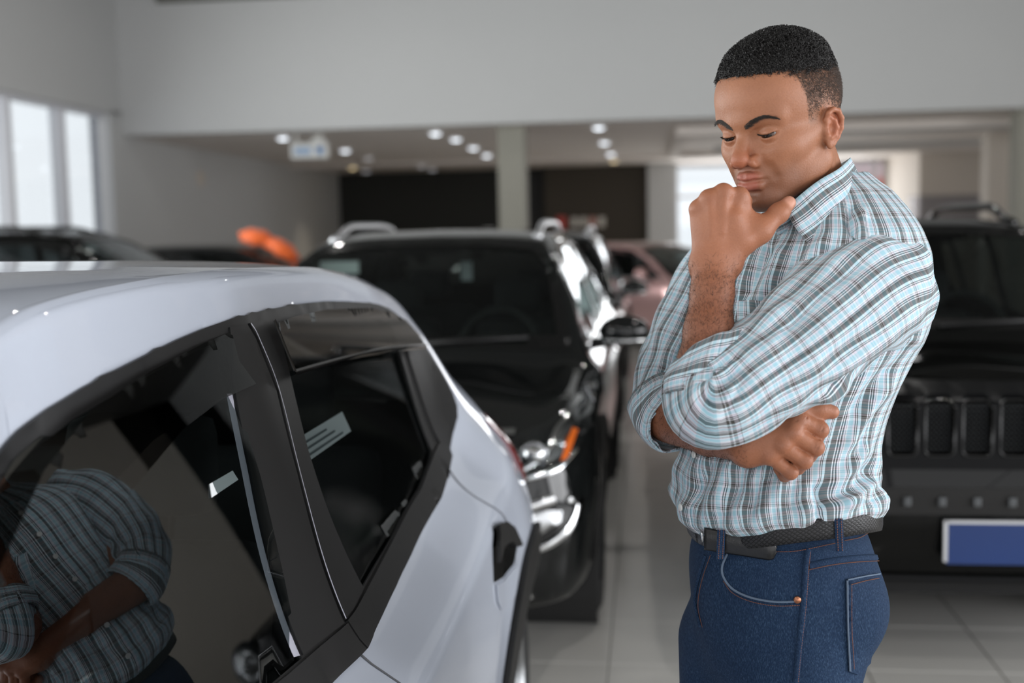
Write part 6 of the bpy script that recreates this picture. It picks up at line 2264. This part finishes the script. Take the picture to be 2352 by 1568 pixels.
# ------------------------------------------------------------------ jeans, belt, shoes
def denim():
    mt = bpy.data.materials.new('blue_denim')
    mt.use_nodes = True
    nt = mt.node_tree
    b = nt.nodes['Principled BSDF']
    b.inputs['Roughness'].default_value = 0.85
    b.inputs['Specular IOR Level'].default_value = 0.2
    tc = nt.nodes.new('ShaderNodeTexCoord')
    mp = nt.nodes.new('ShaderNodeMapping'); mp.inputs['Scale'].default_value = (1150, 1150, 220)
    nt.links.new(tc.outputs['Object'], mp.inputs['Vector'])
    n = nt.nodes.new('ShaderNodeTexNoise'); n.inputs['Scale'].default_value = 1.0; n.inputs['Detail'].default_value = 4; n.inputs['Roughness'].default_value = .7
    nt.links.new(mp.outputs[0], n.inputs['Vector'])
    n2 = nt.nodes.new('ShaderNodeTexNoise'); n2.inputs['Scale'].default_value = 9.0
    nt.links.new(tc.outputs['Object'], n2.inputs['Vector'])
    r = nt.nodes.new('ShaderNodeValToRGB')
    el = r.color_ramp.elements
    el[0].position = .30; el[0].color = srgb(15, 28, 48)
    el[1].position = .72; el[1].color = srgb(88, 112, 138)
    e = el.new(.52); e.color = srgb(34, 56, 84)
    nt.links.new(n.outputs['Fac'], r.inputs[0])
    mx = nt.nodes.new('ShaderNodeMix'); mx.data_type = 'RGBA'
    mx.inputs['B'].default_value = srgb(18, 35, 60)
    ml = nt.nodes.new('ShaderNodeMath'); ml.operation = 'MULTIPLY'; ml.inputs[1].default_value = .8
    nt.links.new(n2.outputs['Fac'], ml.inputs[0]); nt.links.new(ml.outputs[0], mx.inputs['Factor'])
    nt.links.new(r.outputs[0], mx.inputs['A']); nt.links.new(mx.outputs['Result'], b.inputs['Base Color'])
    bp = nt.nodes.new('ShaderNodeBump'); bp.inputs['Strength'].default_value = .3; bp.inputs['Distance'].default_value = .001
    nt.links.new(n.outputs['Fac'], bp.inputs['Height']); nt.links.new(bp.outputs['Normal'], b.inputs['Normal'])
    return mt


M['denim'] = denim()
M['denim_edge'] = mat('faded_denim_edge', srgb(96, 112, 132), 0.85)
M['thread'] = mat('orange_brown_thread', srgb(122, 78, 58), 0.7)
M['leather'] = mat('black_smooth_leather', (0.010, 0.010, 0.0105), 0.35, bump=.15, bscale=500)
M['rivet'] = mat('copper_rivet', srgb(176, 120, 92), 0.35, metal=0.9)
M['shoe'] = mat('dark_brown_shoe_leather', (0.03, 0.018, 0.012), 0.35)
M['sole'] = mat('black_rubber_sole', (0.012, 0.012, 0.012), 0.8)


def snake():
    mt = mat('black_scaly_leather', (0.012, 0.012, 0.013), 0.34)
    nt = mt.node_tree
    b = nt.nodes['Principled BSDF']
    uv = nt.nodes.new('ShaderNodeUVMap'); uv.uv_map = 'UVMap'
    v = nt.nodes.new('ShaderNodeTexVoronoi'); v.inputs['Scale'].default_value = 170; v.feature = 'DISTANCE_TO_EDGE'
    mp = nt.nodes.new('ShaderNodeMapping'); mp.inputs['Scale'].default_value = (1, 1.5, 1); mp.inputs['Rotation'].default_value = (0, 0, .78)
    v.inputs['Randomness'].default_value = .25
    nt.links.new(uv.outputs[0], mp.inputs[0]); nt.links.new(mp.outputs[0], v.inputs['Vector'])
    r = nt.nodes.new('ShaderNodeValToRGB')
    r.color_ramp.elements[0].color = (0.004, .004, .004, 1); r.color_ramp.elements[1].color = (.028, .028, .030, 1); r.color_ramp.elements[1].position = .18
    nt.links.new(v.outputs['Distance'], r.inputs[0]); nt.links.new(r.outputs[0], b.inputs['Base Color'])
    bp = nt.nodes.new('ShaderNodeBump'); bp.inputs['Strength'].default_value = .6; bp.inputs['Distance'].default_value = .0015
    nt.links.new(v.outputs['Distance'], bp.inputs['Height']); nt.links.new(bp.outputs['Normal'], b.inputs['Normal'])
    return mt


M['snake'] = snake()
M['snake'].node_tree.nodes['Principled BSDF'].inputs['Specular IOR Level'].default_value = 0.22
ROT = [tuple(BF), tuple(BL), (0, 0, 1)]
lo_, hi_ = bounds([bw(.26, .27, 0.05), bw(-.26, -.27, 1.07)], .02)
vj = Vol(lo_, hi_, .0055)
CJ = at(1800, 1390, D0); JX0 = Vector((CJ.x, CJ.y, 0))
jw = lambda f, l, z: np.array(JX0 + BF * f + BL * l + Vector((0, 0, z)), np.float32)
vj.ell(jw(.008, 0, .92), (.127, .150, .18), 0, rot=ROT, pad=.6)
vj.ell(jw(.006, 0, 1.0), (.131, .147, .12), .03, rot=ROT)
for sg in (1, -1):
    vj.ell(jw(-.048, sg * .068, .940), (.073, .078, .072), .035, rot=ROT)
    fo = .0 if sg > 0 else .030
    vj.chain([jw(.018 + fo, sg * .078, .85), jw(.015 + fo, sg * .088, .50), jw(-.01 + fo, sg * .092, .10)], [.084, .076, .072], .03)
    vj.chain([jw(-.01 + fo, sg * .092, .10), jw(-.01 + fo, sg * .092, .06)], [.074, .076], .02)
JP, JF = vj.mesh()
JP = relax(JP, JF, 3)
# waistband edge: open flat top
ztop = 1.066
JP[:, 2] = np.minimum(JP[:, 2], ztop)
jeans = adopt(fast_mesh('jeans', JP, JF, M['denim']))
jb = BVHTree.FromPolygons([Vector(p) for p in JP.tolist()], JF.tolist())


def on_jeans(pts, n=60, lift=.002):
    out = []
    for p in smooth_line([Vector((x, y, 0)) for x, y in pts], n):
        l, n_ = drape(p.x, p.y, jb, lift)
        if l is not None:
            out.append((l, n_))
    return out


def ribbon(name, pts, w, mt, lift=.002, n=60, raise_=.001):
    """Flat strip lying on the jeans, w in metres."""
    P_ = on_jeans(pts, n, lift)
    V_, F_ = [], []
    for i, (l, n_) in enumerate(P_):
        t = (P_[min(i + 1, len(P_) - 1)][0] - P_[max(i - 1, 0)][0]).normalized()
        s_ = n_.cross(t).normalized() * w / 2
        V_ += [l - s_ - n_ * .001, l - s_ * .6 + n_ * raise_, l + s_ * .6 + n_ * raise_, l + s_ - n_ * .001]
    for i in range(len(P_) - 1):
        for k in range(3):
            a = i * 4 + k
            F_.append((a, a + 1, a + 5, a + 4))
    return adopt(mesh_obj(name, V_, F_, mt))


def stitches(name, pts, n=60, step=.0042, lift=.0035):
    P_ = on_jeans(pts, n, lift)
    V_, F_ = [], []
    acc = 0; start = None
    for i in range(len(P_) - 1):
        a, b = P_[i][0], P_[i + 1][0]
        L = (b - a).length
        k = max(1, int(L / step))
        for j in range(k):
            p0 = a.lerp(b, j / k); p1 = a.lerp(b, (j + .62) / k)
            v_, f_q = tube_data([p0, p1], .0006, 5)
            f0 = len(V_); V_ += v_; F_ += [tuple(f0 + q_ for q_ in f) for f in f_q]
    o = adopt(mesh_obj(name, V_, F_, M['thread']))
    o['kind'] = 'stuff'
    return o


ribbon('side_seam', [(1856, 1262), (1851, 1300), (1846, 1380), (1836, 1480), (1828, 1566)], .009, M['denim'], raise_=.0022)
stitches('seam_stitching', [(1860, 1268), (1856, 1310), (1850, 1390), (1840, 1485), (1833, 1566)])
pk = [(1672, 1272), (1661, 1300), (1664, 1325), (1685, 1352), (1725, 1371), (1780, 1381), (1836, 1380)]
ribbon('front_pocket_edge', pk, .0028, M['denim_edge'], raise_=.0015)
stitches('pocket_stitching', [(x + 1, y + 8) for x, y in pk[2:]])
ribbon('yoke_seam', [(1858, 1300), (1905, 1290), (1960, 1283), (2016, 1280)], .010, M['denim'], raise_=.0022)
stitches('yoke_stitching', [(1858, 1297), (1905, 1286), (1960, 1279), (2014, 1277)])
stitches('yoke_stitching', [(1858, 1308), (1905, 1298), (1960, 1291), (2014, 1289)])
vs, fs = fill2d([(1943, 1330), (1985, 1322), (2018, 1318), (2012, 1420), (1995, 1520), (1970, 1548), (1949, 1542), (1946, 1440)], (), 10)
Pp = [drape(v[0], v[1], jb, .0035)[0] for v in vs]
keep = [f for f in fs if all(Pp[i] is not None for i in f)]
Pp = [p if p is not None else Vector(MAN_AT) for p in Pp]
bp_ = adopt(mesh_obj('back_pocket', Pp, keep, M['denim']))
ribbon('back_pocket_edge', [(1942, 1332), (1945, 1440), (1948, 1540)], .0022, M['denim_edge'], lift=.004)
ribbon('back_pocket_edge', [(1943, 1331), (1985, 1323), (2016, 1319)], .0022, M['denim_edge'], lift=.004)
stitches('pocket_stitching', [(1950, 1340), (1952, 1440), (1955, 1535)], lift=.0055)
stitches('pocket_stitching', [(1950, 1341), (1985, 1333), (2012, 1329)], lift=.0055)
ribbon('fly_seam', [(1622, 1275), (1605, 1330), (1598, 1380), (1610, 1440)], .006, M['denim'], raise_=.002)
stitches('fly_stitching', [(1636, 1275), (1616, 1335), (1608, 1390), (1618, 1440)])
stitches('waistband_stitching', [(1772, 1268), (1830, 1266), (1900, 1252), (1918, 1248)])
stitches('waistband_stitching', [(1936, 1243), (1970, 1236), (1995, 1222)])
l, n_ = drape(1831, 1376, jb, .003)
q_ = n_.to_track_quat('Z', 'Y').to_matrix()
V_, F_ = [], []
for r_b, h_b in [(.0001, .002), (.002, .0022), (.0028, .0010), (.0048, .0012), (.0052, 0), (.0052, -.002)]:
    for k in range(16):
        a = 2 * math.pi * k / 16
        V_.append(l + q_ @ Vector((r_b * math.cos(a), r_b * math.sin(a), h_b)))
for s_b in range(5):
    for k in range(16):
        k2 = (k + 1) % 16
        F_.append((s_b * 16 + k, s_b * 16 + k2, s_b * 16 + 16 + k2, s_b * 16 + 16 + k))
adopt(mesh_obj('pocket_rivet', V_, F_, M['rivet']))

# belt: a closed strap round the waist, rising a little at the hips
nb = 120
thb = np.linspace(0, 2 * np.pi, nb + 1)
CB = at(1793, 1215, D0)
Gb = np.zeros((6, nb + 1, 3)); Ub = np.zeros((6, nb + 1, 2))
prof = [(-.0150, .000), (-.0140, .0035), (-.007, .0045), (.007, .0045), (.0140, .0035), (.0150, .000)]
for i, (dz_, ro) in enumerate(prof):
    ct, st_ = np.cos(thb), np.sin(thb)
    e = 2 / 2.2
    f2 = (.1310 + ro) * np.sign(ct) * np.abs(ct) ** e; l2 = (.1525 + ro) * np.sign(st_) * np.abs(st_) ** e
    Gb[i] = np.array((CB.x, CB.y, 0)) + f2[:, None] * np.array(BF) + l2[:, None] * np.array(BL)
    Gb[i, :, 2] = 1.046 + .036 * np.abs(st_) ** 1.6 + dz_ + .010 * np.clip(-ct, 0, 1)
    Ub[i, :, 0] = thb * .15
    Ub[i, :, 1] = dz_
belt = adopt(grid_mesh('belt', Gb[:, ::-1], Ub[:, ::-1], M['snake'], thick=.003))
belt_bvh = BVHTree.FromPolygons([Vector(p) for p in Gb.reshape(-1, 3).tolist()], [(int(i * (nb + 1) + j), int(i * (nb + 1) + j + 1), int((i + 1) * (nb + 1) + j + 1), int((i + 1) * (nb + 1) + j)) for i in range(5) for j in range(nb)])
# loose end of the belt hanging over the pocket
def strap(px0, py0, px1, py1, d0, d1, w, n=24):
    V_, F_ = [], []
    for i in range(n + 1):
        t = i / n
        c = at(px0 + (px1 - px0) * t, py0 + (py1 - py0) * t, d0 + (d1 - d0) * t)
        k = w * (1.0 if t < .9 else math.sqrt(max(0.02, 1 - ((t - .9) / .1) ** 2)))
        for sd in (-1, -.86, .86, 1):
            V_.append(c + CU * (k / 2) * sd - CF * (.0022 if abs(sd) < .9 else 0))
    for i in range(n):
        for k in range(3):
            a = i * 4 + k
            F_.append((a, a + 1, a + 5, a + 4))
    o = adopt(mesh_obj('belt_end', V_, F_, M['leather']))
    md = o.modifiers.new('t', 'SOLIDIFY'); md.thickness = .003
    return o


def jd(px, py):
    out = 9.0
    for q in (jb, belt_bvh):
        l, n_ = drape(px, py, q, 0)
        if l is not None:
            out = min(out, (l - CAM).dot(CF))
    return out if out < 9 else 1.6


strap(1618, 1236, 1781, 1262, min(jd(1620, 1236), jd(1650, 1240)) - .006, jd(1775, 1255) - .008, .028)
for x in (1611, 1620):
    c0 = at(x, 1214, jd(1622, 1230) - .010); c1 = at(x + 4, 1243, jd(1622, 1230) - .010)
    adopt(tube('belt_buckle', [c0, c1], .0022, M['chrome']))
for (x0, y0, x1, y1) in ((1657, 1216, 1654, 1284), (1926, 1190, 1929, 1266)):
    P_ = []
    for t in np.linspace(0, 1, 14):
        x, y = x0 + (x1 - x0) * t, y0 + (y1 - y0) * t
        d_ = min(jd(x, y), jd(x, 1222), jd(x, 1240)) - (.024 if x < 1800 else .005)
        P_.append(at(x, y, d_))
    V_, F_ = [], []
    for i, c in enumerate(P_):
        for sd in (-1, -.7, .7, 1):
            V_.append(c + CR * .0058 * sd - CF * (.0018 if abs(sd) < .9 else 0))
    for i in range(len(P_) - 1):
        for k in range(3):
            a = i * 4 + k
            F_.append((a, a + 1, a + 5, a + 4))
    lp_ = adopt(mesh_obj('belt_loop', V_, F_, M['denim']))
    V2_, F2_ = [], []
    for sd in (-.5, .5):
        for i in range(len(P_) - 1):
            v_, f_q = tube_data([P_[i] + CR * .0058 * sd - CF * .0024, P_[i].lerp(P_[i + 1], .6) + CR * .0058 * sd - CF * .0024], .0006, 5)
            f0 = len(V2_); V2_ += v_; F2_ += [tuple(f0 + q_ for q_ in f) for f in f_q]
    adopt(mesh_obj('loop_stitching', V2_, F2_, M['thread']))['kind'] = 'stuff'
# shoes
for sg in (1, -1):
    fo = .0 if sg > 0 else .035
    vsn = Vol(jw(-.14 + fo, sg * .092, 0) - .2, jw(.2 + fo, sg * .092, .12) + .2, .004)
    vsn.chain([jw(-.045 + fo, sg * .092, .052), jw(.06 + fo, sg * .096, .048), jw(.155 + fo, sg * .102, .038)], [.046, .044, .034], .02)
    vsn.chain([jw(-.03 + fo, sg * .092, .06), jw(-.02 + fo, sg * .092, .11)], [.045, .045], .02)
    SP_, SF_ = vsn.mesh()
    SP_[:, 2] = np.maximum(SP_[:, 2], .012)
    adopt(fast_mesh('shoe', SP_, SF_, M['shoe']))
    V_, F_ = [], []
    for z in (.001, .016):
        for k in range(28):
            a = 2 * math.pi * k / 28
            V_.append(Vector(jw(.055 + fo + .150 * math.cos(a), sg * (.096 + .047 * math.sin(a)), z).tolist()))
    F_ = [(k, (k + 1) % 28, 28 + (k + 1) % 28, 28 + k) for k in range(28)] + [tuple(range(27, -1, -1)), tuple(range(28, 56))]
    adopt(mesh_obj('shoe_sole', V_, F_, M['sole'], smooth=False))
